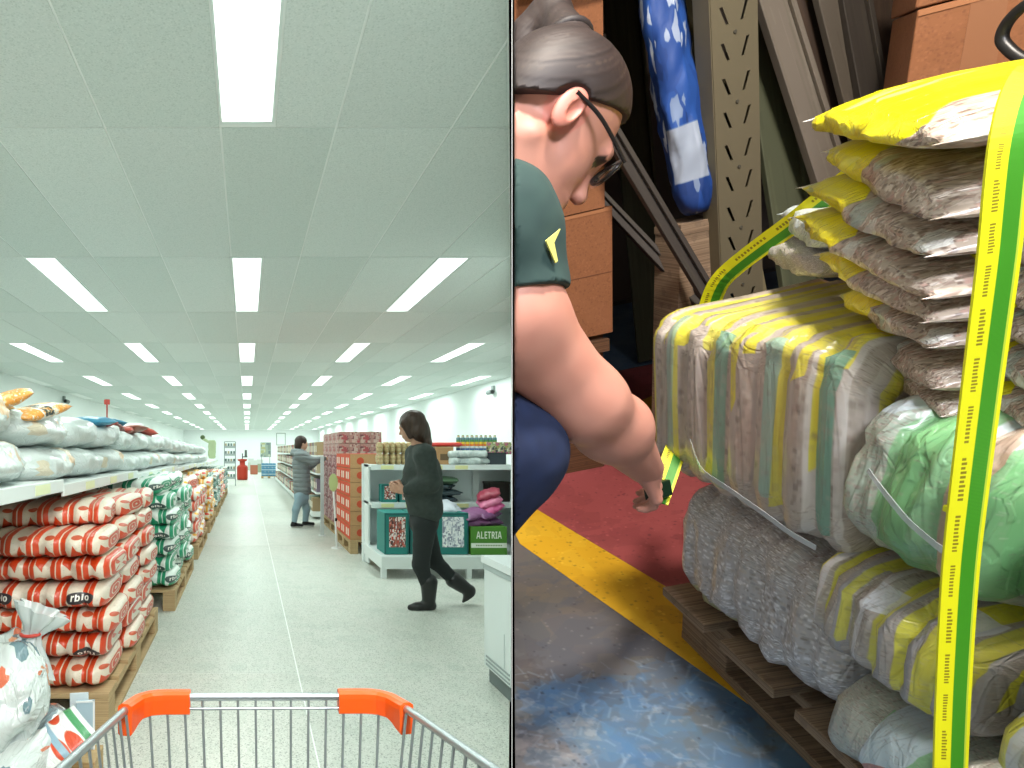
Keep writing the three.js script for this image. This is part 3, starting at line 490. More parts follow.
{ // goods standing on the gondola's top shelf
  const pt = (cols, base) => { const tx = canvasTex(128, 128, (g, w, h) => { g.fillStyle = base; g.fillRect(0, 0, w, h); speckle(g, w, h, 260, cols, 5, 16); }); tx.repeat.set(3, 3); return std({ map: tx, roughness: .6 }); };
  const tan = pt(['#a88a5a', '#c9b48a', '#7f8a5a', '#9c5a3a', '#d8caa0'], '#b09a6c');
  for (let i = 0; i < 7; i++) for (let k = 0; k < 2; k++) { const m = top('tan_packet', pillow(.13, .075, .2, { seal: .1, sd: 140 + i, wob: .1, n: 2.4, nu: 18, nv: 12 }).rotateZ(Math.PI / 2), tan, 'tan patterned food packet standing on the gondola top', 'packet', 'tan packets on the gondola top'); m.position.set(1.5 + i * .067, 1.2 + k * .125, -7.02); m.rotation.set(0, rr(-.1, .1), rr(-.06, .06)); }
  const tb = thing('teal_tin', 'teal box with yellow band on the gondola top', 'box', [1.86, 1.136, -6.88]); mesh('box', rbox(-.075, .075, 0, .17, -.1, 0, .01), plain(0x1f8f93, .5), tb); mesh('band', boxG(-.076, .076, .03, .06, .0005, .003), plain(0xc9a83a, .5), tb); mesh('band', boxG(-.05, .05, .09, .13, .0005, .003), plain(0x14474c, .5), tb);
  const cb = thing('kraft_box', 'brown kraft carton with red strip above it on the gondola top', 'carton', [2.21, 1.136, -6.93]); mesh('box', rbox(-.1, .1, 0, .2, -.25, 0, .006), kraft, cb); mesh('label', boxG(-.05, .05, .05, .12, .0005, .002), plain(0x6a553c, .7), cb); mesh('tape', boxG(-.02, .02, .2002, .2015, -.25, 0), plain(0xc2a070, .4), cb);
  for (let i = 0; i < 4; i++) { const m = top('red_packet', pillow(.13, .05, .2, { seal: .06, sd: 150 + i, wob: .1, nu: 18, nv: 12 }), plain(0xc8413c, .45), 'red packet laid along the top of the kraft carton', 'packet', 'red packets on the kraft carton'); m.position.set(2.08 + i * .085, 1.362, -7.04); m.rotation.y = Math.PI / 2; }
  const st = canvasTex(64, 256, (g, w, h) => { ['#5a7f8a', '#4f8f5a', '#e8c23a', '#e07a2a', '#d8dcd8', '#4a6aa0', '#7fae5a', '#c8d0d0'].forEach((c, i) => { g.fillStyle = c; g.fillRect(0, i * h / 8, w, h / 8); }); }); const stm = std({ map: st, roughness: .5 });
  for (let i = 0; i < 9; i++) { const g = new THREE.CylinderGeometry(.024, .024, .19, 16); const m = top('striped_bottle', merge([g, new THREE.CylinderGeometry(.012, .018, .03, 12).translate(0, .11, 0)]), stm, 'slim bottle striped green yellow and orange in the row on the gondola top', 'bottle', 'striped bottles on the gondola top'); m.position.set(2.42 + i * .052, 1.345, -7.1); }
  { const m = top('riser_board', boxG(2.36, 2.92, 1.136, 1.25, -7.2, -6.98), plain(0xd4dcdc, .6), 'white display riser under the striped bottles', 'display'); }
  for (let i = 0; i < 6; i++) { const m = top('white_wrapped_pack', pillow(.2, .085, .2, { sd: 160 + i, wob: .18, n: 2.6, nu: 22, nv: 14 }), clearB, 'white wrapped pack lying on the gondola top shelf', 'packet', 'white packs on the gondola top'); m.position.set(2.34 + (i % 3) * .13, 1.178 + (i / 3 | 0) * .075, -6.98); m.rotation.y = rr(-.4, .4); }
  { const b = thing('dark_basket', 'dark grey plastic basket of folded goods at the gondola end', 'basket', [2.8, 1.136, -6.92]); mesh('basket', merge([boxG(-.11, .09, 0, .02, -.2, 0), boxG(-.11, .09, .02, .12, -.01, 0), boxG(-.11, .09, .02, .12, -.2, -.19), boxG(-.11, -.1, .02, .12, -.19, -.01), boxG(.08, .09, .02, .12, -.19, -.01)]), plain(0x39434a, .6), b); mesh('rim', merge([boxG(-.12, .095, .12, .135, -.005, .008), boxG(-.12, .095, .12, .135, -.205, -.19)]), plain(0x2a3238, .6), b); mesh('cloth', pillow(.17, .08, .16, { sd: 171, wob: .2, nu: 18, nv: 12 }).translate(-.01, .085, -.1), plain(0x9ab0b8, .8), b); }
  const fl = pt(['#c86a8a', '#e8e0d0', '#4a4a50', '#8aa06a', '#b0a060'], '#b8b890');
  for (let i = 0; i < 3; i++) { const m = top('floral_box', rbox(-.07, .07, 0, .2, -.07, .07, .006), fl, 'floral patterned box behind the dark basket', 'box', 'floral boxes behind the basket'); m.position.set(2.78 + i * .1, 1.25 + .0, -7.12); m.scale.setScalar(.7); }
}
// carton stacks beside the aisle
function cartonStack(x0, zn, nx, nzv, n, w, h, d, y0, make) { for (let k = 0; k < n; k++) for (let j = 0; j < nzv; j++) for (let i = 0; i < nx; i++) { if (i && j && k < n - 1) continue; make(x0 + (i + .5) * w, y0 + k * h, zn - j * d, k, j, i); } }
{
  const om = std({ color: 0xd5481f, roughness: .6 }), lab = plain(0xe8dccc, .6), red = plain(0xb8482a, .6);
  const p = thing('pallet', 'wooden pallet under the orange cartons', 'pallet', [1.29, 0, -8.95]); palletParts(p, .66, 1.2, .17, wood);
  const body = rbox(-.158, .158, 0, .176, -.38, 0, .005), side = boxG(-.1605, -.1582, .003, .173, -.378, -.002), cap2 = boxG(-.158, .158, .1762, .1785, -.38, 0), lb = boxG(-.163, -.1606, .04, .13, -.3, -.22), lb2 = boxG(-.163, -.1606, .04, .13, -.16, -.08), dot = new THREE.CylinderGeometry(.045, .045, .002, 20).rotateX(Math.PI / 2).translate(-.03, .09, .0015);
  cartonStack(1.29, -7.77, 2, 3, 6, .32, .18, .39, .172, (x, y, z, k, j, i) => {
    const t = thing('orange_carton', k === 5 ? 'orange topped carton on top of the stack beside the gondola' : 'orange sided brown carton in the stack beside the gondola', 'carton', [x, y, z], 0, k === 5 ? 'top row of orange cartons' : 'orange cartons in the stack');
    mesh('box', body, kraft, t); mesh('orange_side', side, om, t); if (k === 5) mesh('orange_lid', cap2, om, t); mesh('label', lb, lab, t); mesh('label', lb2, lab, t); if (j === 0) mesh('round_print', dot, red, t);
  });
}
{
  const tx = canvasTex(256, 128, (g, w, h) => { g.fillStyle = '#8a5a62'; g.fillRect(0, 0, w, h); speckle(g, w, h, 120, ['#b88a8a', '#6a3f4a', '#d8b8b4', '#a04a4e'], 8, 30); g.fillStyle = '#c0a49e'; g.fillRect(w * .3, h * .25, w * .2, h * .5); g.fillRect(w * .65, h * .2, w * .12, h * .6); }, 2.6, 5), mv = std({ map: tx, roughness: .65 });
  const tp = canvasTex(128, 128, (g, w, h) => { g.fillStyle = '#a8887e'; g.fillRect(0, 0, w, h); speckle(g, w, h, 160, ['#b0585c', '#c8b4a8', '#7a4a52', '#b89088'], 8, 22); }, 3, 3), pk = std({ map: tp, roughness: .65 });
  const p = thing('pallet', 'wooden pallet under the mauve cartons', 'pallet', [1.35, 0, -11.0]); palletParts(p, .66, 1.9, .17, wood);
  const g = rbox(-.158, .158, 0, .172, -.45, 0, .005), tape = boxG(-.02, .02, .1722, .1735, -.45, 0), tm = plain(0xb8987a, .5);
  cartonStack(1.35, -9.15, 2, 4, 8, .32, .175, .46, .172, (x, y, z, k) => { const t = thing('mauve_carton', k > 5 ? 'pink printed carton in the top rows of the tall stack' : 'mauve printed carton in the tall stack behind the orange ones', 'carton', [x, y, z], 0, k > 5 ? 'pink cartons on the tall stack' : 'mauve cartons in the tall stack'); mesh('box', g, k > 5 ? pk : mv, t); mesh('tape', tape, tm, t); });
  const s = thing('sign_stand', 'white sign stand with green oval card beside the mauve cartons', 'sign', [1.19, 0, -8.2]);
  mesh('pole', rod(V(.0, 0, 0), V(-.045, .78, 0), .014), white, s); mesh('base', new THREE.CylinderGeometry(.07, .08, .015, 20).translate(0, .0075, 0), white, s); const cd = new THREE.CylinderGeometry(.07, .07, .008, 28).rotateX(Math.PI / 2); cd.scale(.85, 1.7, 1); mesh('card', cd.translate(-.05, .87, .012), plain(0xa7b77c, .6), s); mesh('clip', boxG(-.03, .0, .36, .4, -.016, .016), black, s);
  const u = thing('white_post', 'thin white steel post standing in front of the tall carton stack', 'post', [1.14, 0, -9.4]); mesh('post', boxG(-.025, .025, 0, 1.2, -.02, .02), plain(0xbfc9c9, .5), u); mesh('foot', boxG(-.05, .05, 0, .012, -.06, .06), white, u);
}
{ // long gondola farther down the right side
  const goods = ['#a08a68', '#8a6a58', '#b0a488', '#6f7f6a', '#a05a50', '#c2b8a0', '#7a6a7a', '#94a0a0'].map(c => plain(c, .65)), pr = plain(0xe0d8c8, .6);
  const box = rbox(0, .3, 0, .25, -.26, 0, .005), lb = boxG(-.002, .0, .06, .18, -.2, -.06);
  for (let q = 0; q < 5; q++) {
    const z = -11.6 - q * 3.1, t = thing('aisle_gondola', ['white gondola unit beside the woman in the grey jacket', 'second white gondola unit past the grey jacket', 'third white gondola unit down the right side', 'fourth white gondola unit down the right side', 'last white gondola unit before the blue packs'][q], 'shelf', [1.22, 0, z]);
    mesh('base_deck', boxG(0, .6, .05, .14, -3, 0), white, t); mesh('back_panel', boxG(.58, .6, .14, 1.5, -3, 0), whiteP, t);
    for (const y of [.5, .86, 1.2]) mesh('shelf_board', boxG(.08, .58, y - .03, y, -3, 0), white, t);
    for (const e of [-.02, -2.98]) mesh('end_upright', boxG(.5, .6, 0, 1.5, e - .02, e + .02), white, t);
    for (let s = 0; s < 4; s++) for (let i = 0; i < 10; i++) { const m = thing('shelf_carton', ['small carton on the bottom deck of a far gondola', 'small carton on the second shelf of a far gondola', 'small carton on the third shelf of a far gondola', 'small carton on the top shelf of a far gondola'][s], 'carton', [1.22 + (s ? .1 : .02), [.141, .501, .861, 1.201][s], z - .12 - i * .28], 0, ['bottom deck', 'second shelf', 'third shelf', 'top shelf'][s] + ' cartons on the far gondolas'); mesh('box', box, goods[(i * 3 + s * 5 + q * 2 + (rnd() * 2 | 0)) % 8], m); mesh('label', lb, pr, m); }
  }
}
{ // chest freezer standing against the partition
  const t = thing('chest_freezer', 'white chest freezer standing against the partition', 'freezer', [1.34, 0, -3.5]);
  const pts = (o, zb = 0) => [[-o, zb + o * .0], [-o, .62], [.6, .62], [.6, zb - 0]];
  const prism = (y0, y1, o, m, n) => { const k = corners8(1.34 - o, 2.2, y0, y1, -3.5 - o, -2.2), g = clipBox(k, PNL, .004); g.translate(-1.34, 0, 3.5); mesh(n, g, m, t); };
  prism(.09, .63, 0, plain(0xdfe8e7, .35), 'cabinet'); prism(.632, .665, .006, plain(0xaebbbb, .4), 'gasket'); prism(.666, .705, .014, plain(0xe6eded, .3), 'lid'); prism(0, .088, -.02, plain(0x707a7a, .6), 'plinth');
  for (let i = 0; i < 3; i++) mesh('vent_slot', boxG(-.003, .001, .1 + i * .022, .11 + i * .022, .03, .34), plain(0x9aa5a5, .5), t);
  mesh('trim_line', boxG(-.002, .001, .16, .34, .27, .274), plain(0xb8c3c3, .5), t);
}
// ------------------------------------------------------------------ far end
{
  const b = thing('red_bin', 'red cylindrical bin with a display on top at the end of the pallets', 'bin', [-.2, 0, -27]);
  mesh('bin', new THREE.LatheGeometry([[0, 0], [.22, 0], [.24, .1], [.24, .55], [.2, .62], [.12, .66], [.12, .8], [.2, .84], [.22, .9], [0, .92]].map(q => new THREE.Vector2(...q)), 24), plain(0xb8321c, .5), b);
  mesh('display', merge([boxG(-.02, .02, .92, 1.15, -.02, .02), boxG(-.02, .22, .98, 1.02, -.02, .02)]), plain(0x30343a, .6), b); mesh('bottle', new THREE.CylinderGeometry(.05, .06, .3, 14).translate(.15, 1.15, 0), plain(0x56605a, .5), b);
  for (let i = 0; i < 4; i++) for (let k = 0; k < 3; k++) { const m = thing('blue_pack', 'blue shrink wrapped water pack in the block at the aisle end', 'pack', [.75 + i * .165, .1 + k * .2, -28.5], 0, 'blue water packs at the aisle end'); mesh('pack', rbox(-.08, .08, 0, .19, -.25, 0, .02), plain(0x4f8fb4, .4), m); mesh('band', boxG(-.081, .081, .07, .11, .0005, .002), plain(0xb8d0dc, .5), m); }
  const p = thing('pallet', 'wooden pallet under the blue water packs', 'pallet', [.66, 0, -29]); palletParts(p, .72, .6, .1, wood);
  const r = thing('display_rack', 'grey wire display rack at the end of the long shelf', 'rack', [-.62, 0, -22.5]);
  for (const x of [-.2, .2]) mesh('post', rod(V(x, 0, 0), V(x, 1.6, 0), .015), plain(0x8a9494, .5, .4), r);
  for (let i = 0; i < 5; i++) mesh('tray', merge([boxG(-.2, .2, .25 + i * .28, .27 + i * .28, -.2, .0), boxG(-.2, .2, .25 + i * .28, .33 + i * .28, 0, .01)]), plain(0xa8b2b2, .5, .3), r);
  mesh('top_bar', rod(V(-.2, 1.6, 0), V(.2, 1.6, 0), .012), plain(0x7a8484, .5, .4), r);
  for (let i = 0; i < 5; i++) for (let k = 0; k < 4; k++) { const m = top('rack_packet', rbox(-.035, .035, 0, .15, -.05, .0, .006), [plain(0x7a8a86, .6), plain(0xb4a88a, .6), plain(0x56706c, .6)][(i + k) % 3], 'small hanging packet on the grey display rack', 'packet', 'packets on the display rack'); m.position.set(-.62 - .15 + k * .1, .272 + i * .28, -22.55); }
  const gt = (px, py, z, c, L) => { const q = thing('shopper_goods', L, 'display', [(px - PX) / F * z, 0, -z]); mesh('box', rbox(-.2, .2, 0, .5, -.3, 0, .02), plain(c, .6), q); mesh('header', rbox(-.18, .18, .5, .75, -.02, .0, .01), plain(0xd0d4d0, .6), q); };
  gt(254, 478, 33, 0xb0684e, 'reddish floor display far down the aisle'); gt(260, 477, 36, 0x9aa58c, 'greenish floor display far down the aisle'); gt(251, 476, 40, 0xc0c4b8, 'pale floor display far down the aisle');
  const po = thing('wall_poster', 'grey green poster in a frame on the far display wall', 'poster', [.92, .95, -30.5]); mesh('frame', rbox(-.26, .26, 0, .72, -.03, 0, .01), plain(0x8c9694, .6), po); mesh('print', boxG(-.24, .24, .03, .69, .0005, .003), std({ map: canvasTex(64, 64, (g, w, h) => { g.fillStyle = '#93a294'; g.fillRect(0, 0, w, h); speckle(g, w, h, 60, ['#7b8a80', '#b8c0ae', '#a8a878', '#6a7a7c'], 6, 16); }), roughness: .6 }), po); for (const x of [-.2, .2]) mesh('leg', rod(V(x, -.95, -.02), V(x, 0, -.02), .015), plain(0x8c9694, .6), po);
  const fm = plain(0x9aa39e, .6); const wf = thing('hanging_sign', 'thin grey hanging frame above the far right gondola', 'sign', [1.45, 1.5, -26.5]); mesh('frame', merge([boxG(-.2, .2, .5, .53, -.01, .01), boxG(-.2, -.17, 0, .5, -.01, .01), boxG(.17, .2, 0, .5, -.01, .01), boxG(-.2, .2, 0, .03, -.01, .01)]), fm, wf);
  const gy = thing('green_doll_display', 'pale green display figure at the far end of the long shelf', 'display', [-1.05, 1.04, -18.6]); mesh('body', pillow(.55, .22, .2, { sd: 201, wob: .2 }).rotateZ(Math.PI / 2).translate(0, .28, 0), plain(0xb5c59a, .7), gy); mesh('arm', rod(V(0, .45, 0), V(-.28, .6, 0), .04), plain(0xb5c59a, .7), gy); mesh('cap', new THREE.SphereGeometry(.07, 14, 10).translate(-.28, .64, 0), plain(0x55663e, .7), gy);
  for (const [x, y, z, s, L] of [[XL + .0, 2.72, -18.2, 1, 'small grey security camera high on the left wall'], [XR, 2.72, -15.3, -1, 'small grey security camera high on the right wall']]) { const c = thing('security_camera', L, 'camera', [x, y, z]); mesh('mount', boxG(Math.min(0, s * .06), Math.max(0, s * .06), .0, .16, -.06, .06), plain(0x8c9592, .5), c); mesh('body', new THREE.CylinderGeometry(.06, .06, .26, 16).rotateX(Math.PI / 2).translate(s * .12, .0, .04), plain(0x6f7876, .5), c); mesh('lens', new THREE.CylinderGeometry(.04, .04, .02, 16).rotateX(Math.PI / 2).translate(s * .12, .0, .18), black, c); }
}
// ================================================================== THE TWO SHOPPERS
const vc = (o = {}) => std({ vertexColors: true, roughness: .75, ...o });
const C = (r, g, b) => new THREE.Color().setRGB(r / 255, g / 255, b / 255, THREE.SRGBColorSpace);
function personThing(name, label, base) { return thing(name, label, 'person', [base.x, base.y, base.z]); }
function partSdf(t, name, f, lo, hi, cell, mat, colorF, base) { const g = sdfGeo(f, lo, hi, cell, colorF).translate(-base.x, -base.y, -base.z); return mesh(name, g, mat, t); }
const bb = (pts, m) => { const b = new THREE.Box3().setFromPoints(pts).expandByScalar(m); return [b.min, b.max]; };
{ // woman in dark clothes, walking to the left
  const z0 = 5.13, J = (x, y, d = 0) => W(x, y, z0).add(V(0, 0, d)), base = V(J(427, 607).x, 0, -z0);
  const t = personThing('person', 'woman in dark grey sweater and black boots walking past the gondola', base);
  const hd = J(411, 427, .0), f = V(-.8, -.25, -.5).normalize(), u0 = V(-.26, .96, 0), r = f.clone().cross(u0).normalize(), u = r.clone().cross(f).normalize();
  const h = headPrims(hd, f, u, r, .98), neckB = J(419, 446), chest = J(421, 468), hip = J(424, 520);
  const sL = J(419, 455, .17), sR = J(421, 455, -.17), eL = J(423, 481, .21), wL = J(400, 490, .11), eR = J(420, 480, -.2), wR = J(402, 487, -.05);
  const hpL = J(422, 524, .08), hpR = J(426, 524, -.08), kL = J(418, 563, .08), aL = J(426, 598, .08), kR = J(437, 562, -.08), aR = J(471, 592, -.08);
  const hx = V(-.9, .3, -.3).normalize(), hz = V(.2, .9, .3).normalize(), hy = hx.clone().cross(hz).normalize().negate(), hz2 = hx.clone().cross(hy).normalize();
  const hand = handPrims(wL, hx, hy, hz2, .55, .95), hand2 = handPrims(wR, V(-.85, .2, .5).normalize(), V(-.1, .3, -.95).normalize(), V(.3, .93, .2).normalize(), .5, .95);
  const skin = C(196, 150, 126), body = union([...h.pr, ...h.ear, cap(hd.clone().addScaledVector(f, -.02).addScaledVector(u, -.06), .05, neckB, .055), cap(neckB, .06, chest, .09), cap(chest, .08, hip, .08), cap(sL, .05, eL, .038), cap(eL, .036, wL, .024), cap(sR, .05, eR, .038), cap(eR, .036, wR, .024), cap(hpL, .065, kL, .046), cap(kL, .045, aL, .03), cap(hpR, .065, kR, .046), cap(kR, .045, aR, .03)], .02);
  const b1 = sdfGeo(body, J(395, 405, -.35), J(485, 612, .35), .012, () => skin);
  const hG = [[hand, wL], [hand2, wR]].map(([q, w]) => { const c = w.clone().addScaledVector(hx, .06); return sdfGeo(union(q, .008), c.clone().addScalar(-.12), c.clone().addScalar(.12), .004, () => skin); });
  const hF = union([...h.pr, ...h.ear], .016), hg = sdfGeo(hF, hd.clone().addScalar(-.17), hd.clone().addScalar(.17), .005, p => { const l = h.P(.085, -.062, 0).distanceTo(p), e = Math.min(h.P(.085, .004, .032).distanceTo(p), h.P(.085, .004, -.032).distanceTo(p)); return l < .02 ? C(168, 96, 88) : e < .011 ? C(40, 30, 26) : skin; });
  mesh('body', mergeGeometries([b1, hg, ...hG]).translate(-base.x, -base.y, -base.z), vc({ roughness: .6 }), t);
  // hair: shoulder-length bob
  const hb = (a, b, c) => h.P(a, b, c), hairC = [ell(hb(-.025, .045, 0), [.108, .092, .092], [f, u, r]), ell(hb(-.06, -.04, 0), [.075, .11, .092], [f, u, r]), cap(hb(-.06, -.05, .06), .04, J(425, 443, .07), .03), cap(hb(-.06, -.05, -.06), .04, J(426, 443, -.07), .03), cap(hb(-.08, -.03, 0), .06, J(428, 443, 0), .035), cap(hb(.03, .05, .075), .022, hb(.01, -.08, .08), .016), cap(hb(.03, .05, -.075), .022, hb(.01, -.08, -.08), .016)];
  const hairU = union(hairC, .03), hair = p => Math.max(hairU(p), -ell(hb(.105, -.035, 0), [.08, .095, .062], [f, u, r])(p)) + .003 * nz(p.x * 60, p.y * 14, p.z * 60);
  partSdf(t, 'hair', hair, hd.clone().add(V(-.2, -.24, -.2)), hd.clone().add(V(.26, .2, .2)), .006, vc({ roughness: .5 }), p => C(46, 32, 24).lerp(C(72, 50, 36), .5 + .5 * nz(p.x * 50, p.y * 10, p.z * 50)), base);
  // loose sweater
  const sw = union([cap(J(418, 451), .075, chest, .14), ell(J(423, 485), [.155, .3, .2]), ell(J(426, 510), [.13, .12, .185]), cap(J(418, 452, .1), .065, sL, .07), cap(J(419, 452, -.1), .065, sR, .07), cap(sL, .085, eL, .072), cap(eL, .07, J(404, 489, .12), .046), cap(sR, .085, eR, .07), cap(eR, .066, J(405, 487, -.06), .046)], .05);
  const sweater = p => Math.max(sw(p) + .006 * nz(p.x * 9, p.y * 16, p.z * 9), -(p.y - (J(0, 526).y + (J(410, 0).x - p.x) * -.35 - .06)) * .9);
  partSdf(t, 'sweater', sweater, J(390, 440, -.36), J(450, 532, .36), .01, vc({ roughness: .95 }), p => C(62, 70, 66).lerp(C(48, 56, 53), .5 + .5 * nz(p.x * 40, p.y * 40, p.z * 40)), base);
  // trousers
  const tr = union([cap(hpL, .095, kL, .066), cap(kL, .064, J(425, 586, .08), .05), cap(hpR, .095, kR, .066), cap(kR, .064, J(458, 583, -.08), .052), cap(J(425, 508), .115, J(424, 522), .12)], .03), trN = p => tr(p) + .004 * nz(p.x * 14, p.y * 24, p.z * 14);
  partSdf(t, 'trousers', trN, J(395, 495, -.3), J(490, 605, .3), .01, vc({ roughness: .9 }), () => C(36, 41, 41), base);
  // boots
  const toe = V(-1, 0, 0), b0 = aL.clone(); b0.y = .0;
  const boot = (a, kn, fw, up) => { const P = (m, n) => a.clone().addScaledVector(fw, m).addScaledVector(up, n), sole = P(0, -.062); const U = union([cap(a, .052, kn, .07), cap(P(.0, -.025), .045, P(.1, -.04), .036), cap(P(.1, -.04), .036, P(.15, -.043), .026), cap(P(-.03, -.035), .032, P(.01, -.04), .035)], .02); return q => Math.max(U(q), -(q.clone().sub(sole).dot(up))); };
  const soleA = V(aL.x, .062, aL.z), B1 = boot(soleA, J(426, 580, .08), V(-1, 0, .05).normalize(), V(0, 1, 0)), fR = V(-.5, -.85, 0).normalize(), uR = V(-.85, .5, 0).normalize();
  const dR = J(462, 581, -.08).sub(aR).normalize(), B2 = boot(aR, J(457, 582, -.08), V(-.34, -.94, 0).normalize(), dR.clone().add(V(0, .1, 0)).normalize());
  for (const [q, c] of [[B1, soleA], [B2, aR]]) partSdf(t, 'boot', q, c.clone().add(V(-.28, -.26, -.14)), c.clone().add(V(.2, .3, .14)), .007, vc({ roughness: .28 }), () => C(30, 31, 31), base);
}
{ // woman in grey quilted jacket, reaching to the shelf
  const z0 = 10.5, J = (x, y, d = 0) => W(x, y, z0).add(V(0, 0, d)), base = V(J(303, 525).x, 0, -z0);
  const t = personThing('person', 'woman in grey quilted jacket and pale jeans reaching to the stacked cartons', base);
  const f = V(.94, -.1, -.3).normalize(), u0 = V(.08, 1, 0), r = f.clone().cross(u0).normalize(), u = r.clone().cross(f).normalize(), hd = J(302, 443.5);
  const h = headPrims(hd, f, u, r, .95), chest = J(301, 464), hip = J(301.5, 492), s1 = J(299, 455.5, .17), s2 = J(304, 455.5, -.15), e1 = J(312, 461, .16), w1 = J(325, 458.5, .1), e2 = J(311, 466, -.2), w2 = J(320, 462, -.24);
  const hp1 = J(300, 496, .08), hp2 = J(303, 496, -.08), k1 = J(295.5, 509, .1), a1 = J(293.5, 522, .1), k2 = J(307, 510, -.1), a2 = J(306, 524, -.1);
  const skin = C(206, 164, 140), hx = V(.95, .1, -.25).normalize(), hy = V(-.1, .95, .2).normalize(), hz = hx.clone().cross(hy).normalize();
  const body = union([...h.pr, ...h.ear, cap(hd.clone().addScaledVector(u, -.07), .048, J(300.5, 452), .055), cap(J(300.5, 453), .07, chest, .1), cap(chest, .1, hip, .11), cap(s1, .05, e1, .038), cap(e1, .036, w1, .024), cap(s2, .05, e2, .038), cap(e2, .036, w2, .024), cap(hp1, .07, k1, .045), cap(k1, .042, a1, .03), cap(hp2, .07, k2, .045), cap(k2, .042, a2, .03)], .02);
  const b1 = sdfGeo(body, J(286, 434, -.35), J(332, 526.5, .35), .014, () => skin), hG = [w1, w2].map(w => { const c = w.clone().addScaledVector(hx, .06); return sdfGeo(union(handPrims(w, hx, hy, hz, .4, .95), .008), c.clone().addScalar(-.12), c.clone().addScalar(.12), .0045, () => skin); });
  const hg = sdfGeo(union([...h.pr, ...h.ear], .016), hd.clone().addScalar(-.16), hd.clone().addScalar(.16), .006, () => skin);
  mesh('body', mergeGeometries([b1, hg, ...hG]).translate(-base.x, -base.y, -base.z), vc({ roughness: .6 }), t);
  const hb = h.P, hu = union([ell(hb(-.028, .045, 0), [.106, .09, .088], [f, u, r]), ell(hb(-.07, -.03, 0), [.06, .09, .08], [f, u, r]), cap(hb(-.08, -.05, 0), .05, J(297.5, 452), .04)], .03);
  partSdf(t, 'hair', p => Math.max(hu(p), -ell(hb(.1, -.04, 0), [.085, .1, .07], [f, u, r])(p)), hd.clone().addScalar(-.24), hd.clone().addScalar(.2), .008, vc({ roughness: .5 }), () => C(58, 42, 34), base);
  const jk = union([cap(J(300.5, 453.5), .085, chest, .135), cap(chest, .145, J(302, 489), .15), cap(J(300, 455, .09), .075, s1, .08), cap(J(302, 455, -.09), .075, s2, .08), cap(s1, .085, e1, .07), cap(e1, .066, J(323, 458.7, .11), .045), cap(s2, .085, e2, .07), cap(e2, .066, J(318.5, 462.4, -.23), .045), ell(J(296, 452.5), [.1, .07, .13])], .05);
  const jacket = p => Math.max(jk(p) + .011 * Math.pow(Math.abs(Math.cos(p.y * Math.PI / .075)), 6) - .004, (J(0, 498).y - p.y));
  partSdf(t, 'quilted_jacket', jacket, J(284, 446, -.36), J(330, 502, .36), .011, vc({ roughness: .6 }), () => C(128, 140, 142), base);
  const je = union([cap(J(301.5, 492), .12, J(301.5, 497), .13), cap(hp1, .085, k1, .062), cap(k1, .06, J(294, 520, .1), .046), cap(hp2, .085, k2, .062), cap(k2, .06, J(306, 521, -.1), .05)], .03);
  partSdf(t, 'jeans', p => je(p) + .004 * nz(p.x * 12, p.y * 20, p.z * 12), J(285, 485, -.32), J(316, 525, .32), .011, vc({ roughness: .85 }), p => C(128, 158, 172).lerp(C(150, 176, 186), .5 + .5 * nz(p.x * 8, p.y * 6, p.z * 8)), base);
  for (const a of [a1, a2]) { const s = V(a.x, .045, a.z), q = union([cap(s, .045, s.clone().add(V(.0, .03, 0)), .045), cap(s.clone().add(V(-.02, -.005, 0)), .04, s.clone().add(V(.13, -.012, -.02)), .032)], .02); partSdf(t, 'shoe', p => Math.max(q(p), .004 - p.y), s.clone().add(V(-.12, -.08, -.12)), s.clone().add(V(.24, .14, .12)), .008, vc({ roughness: .6 }), p => p.y < .018 ? C(210, 212, 210) : C(26, 26, 28), base); }
}
// ================================================================== THE STOREROOM (own frame: x into the stack, y up, z towards the viewer)
const dir = (px, py) => V((px - PX) / F, (PY - py) / F, -1), CAM = V(0, EYE, 0), RH = 1.12;
const RU = dir(620, 2000).negate().normalize();
const onFloorW = (px, py, h = 0) => { const d = dir(px, py); return d.multiplyScalar(-(RH - h) / d.dot(RU)); };
const RA = onFloorW(668, 592, .15), RE = onFloorW(830, 742, .15).sub(RA).normalize(), RX = RU.clone().cross(RE).normalize(), RO = RA.clone().addScaledVector(RU, -.15).add(CAM);
const MR = new THREE.Matrix4().makeBasis(RX, RU, RE).setPosition(RO), MRi = MR.clone().invert(), QR = new THREE.Quaternion().setFromRotationMatrix(MR);
const Rp = (x, y, z) => V(x, y, z).applyMatrix4(MR), loc = p => p.clone().applyMatrix4(MRi), CL = loc(CAM);
const onPlane = (px, py, ax, v) => { const d = dir(px, py).transformDirection(MRi); const o = CL[ax], t = (v - o) / d[ax]; return CL.clone().addScaledVector(d, t); };
const pX = (px, py, x) => onPlane(px, py, 'x', x), pY = (px, py, y) => onPlane(px, py, 'y', y), pZ = (px, py, z) => onPlane(px, py, 'z', z);
const NL = V(PN.dot(RX), PN.dot(RU), PN.dot(RE)), CLIP = -PN.dot(RO);
const boxR = (x0, x1, y0, y1, z0, z1, c = .006) => { const k = corners8(x0, x1, y0, y1, z0, z1); return k.every(p => p.dot(NL) >= CLIP + c) ? boxG(x0, x1, y0, y1, z0, z1) : clipBox(k, NL, CLIP + c); };
function setR(o, pos = [0, 0, 0], turn = 0) { o.position.copy(Rp(...pos)); o.quaternion.copy(QR).multiply(new THREE.Quaternion().setFromAxisAngle(V(0, 1, 0), turn)); return o; }
function thingR(name, label, cat, pos, turn, group) { return setR(thing(name, label, cat, [0, 0, 0], 0, group), pos, turn); }
function topR(name, geo, mat, label, cat, pos, turn, group) { return setR(top(name, geo, mat, label, cat, group), pos, turn); }
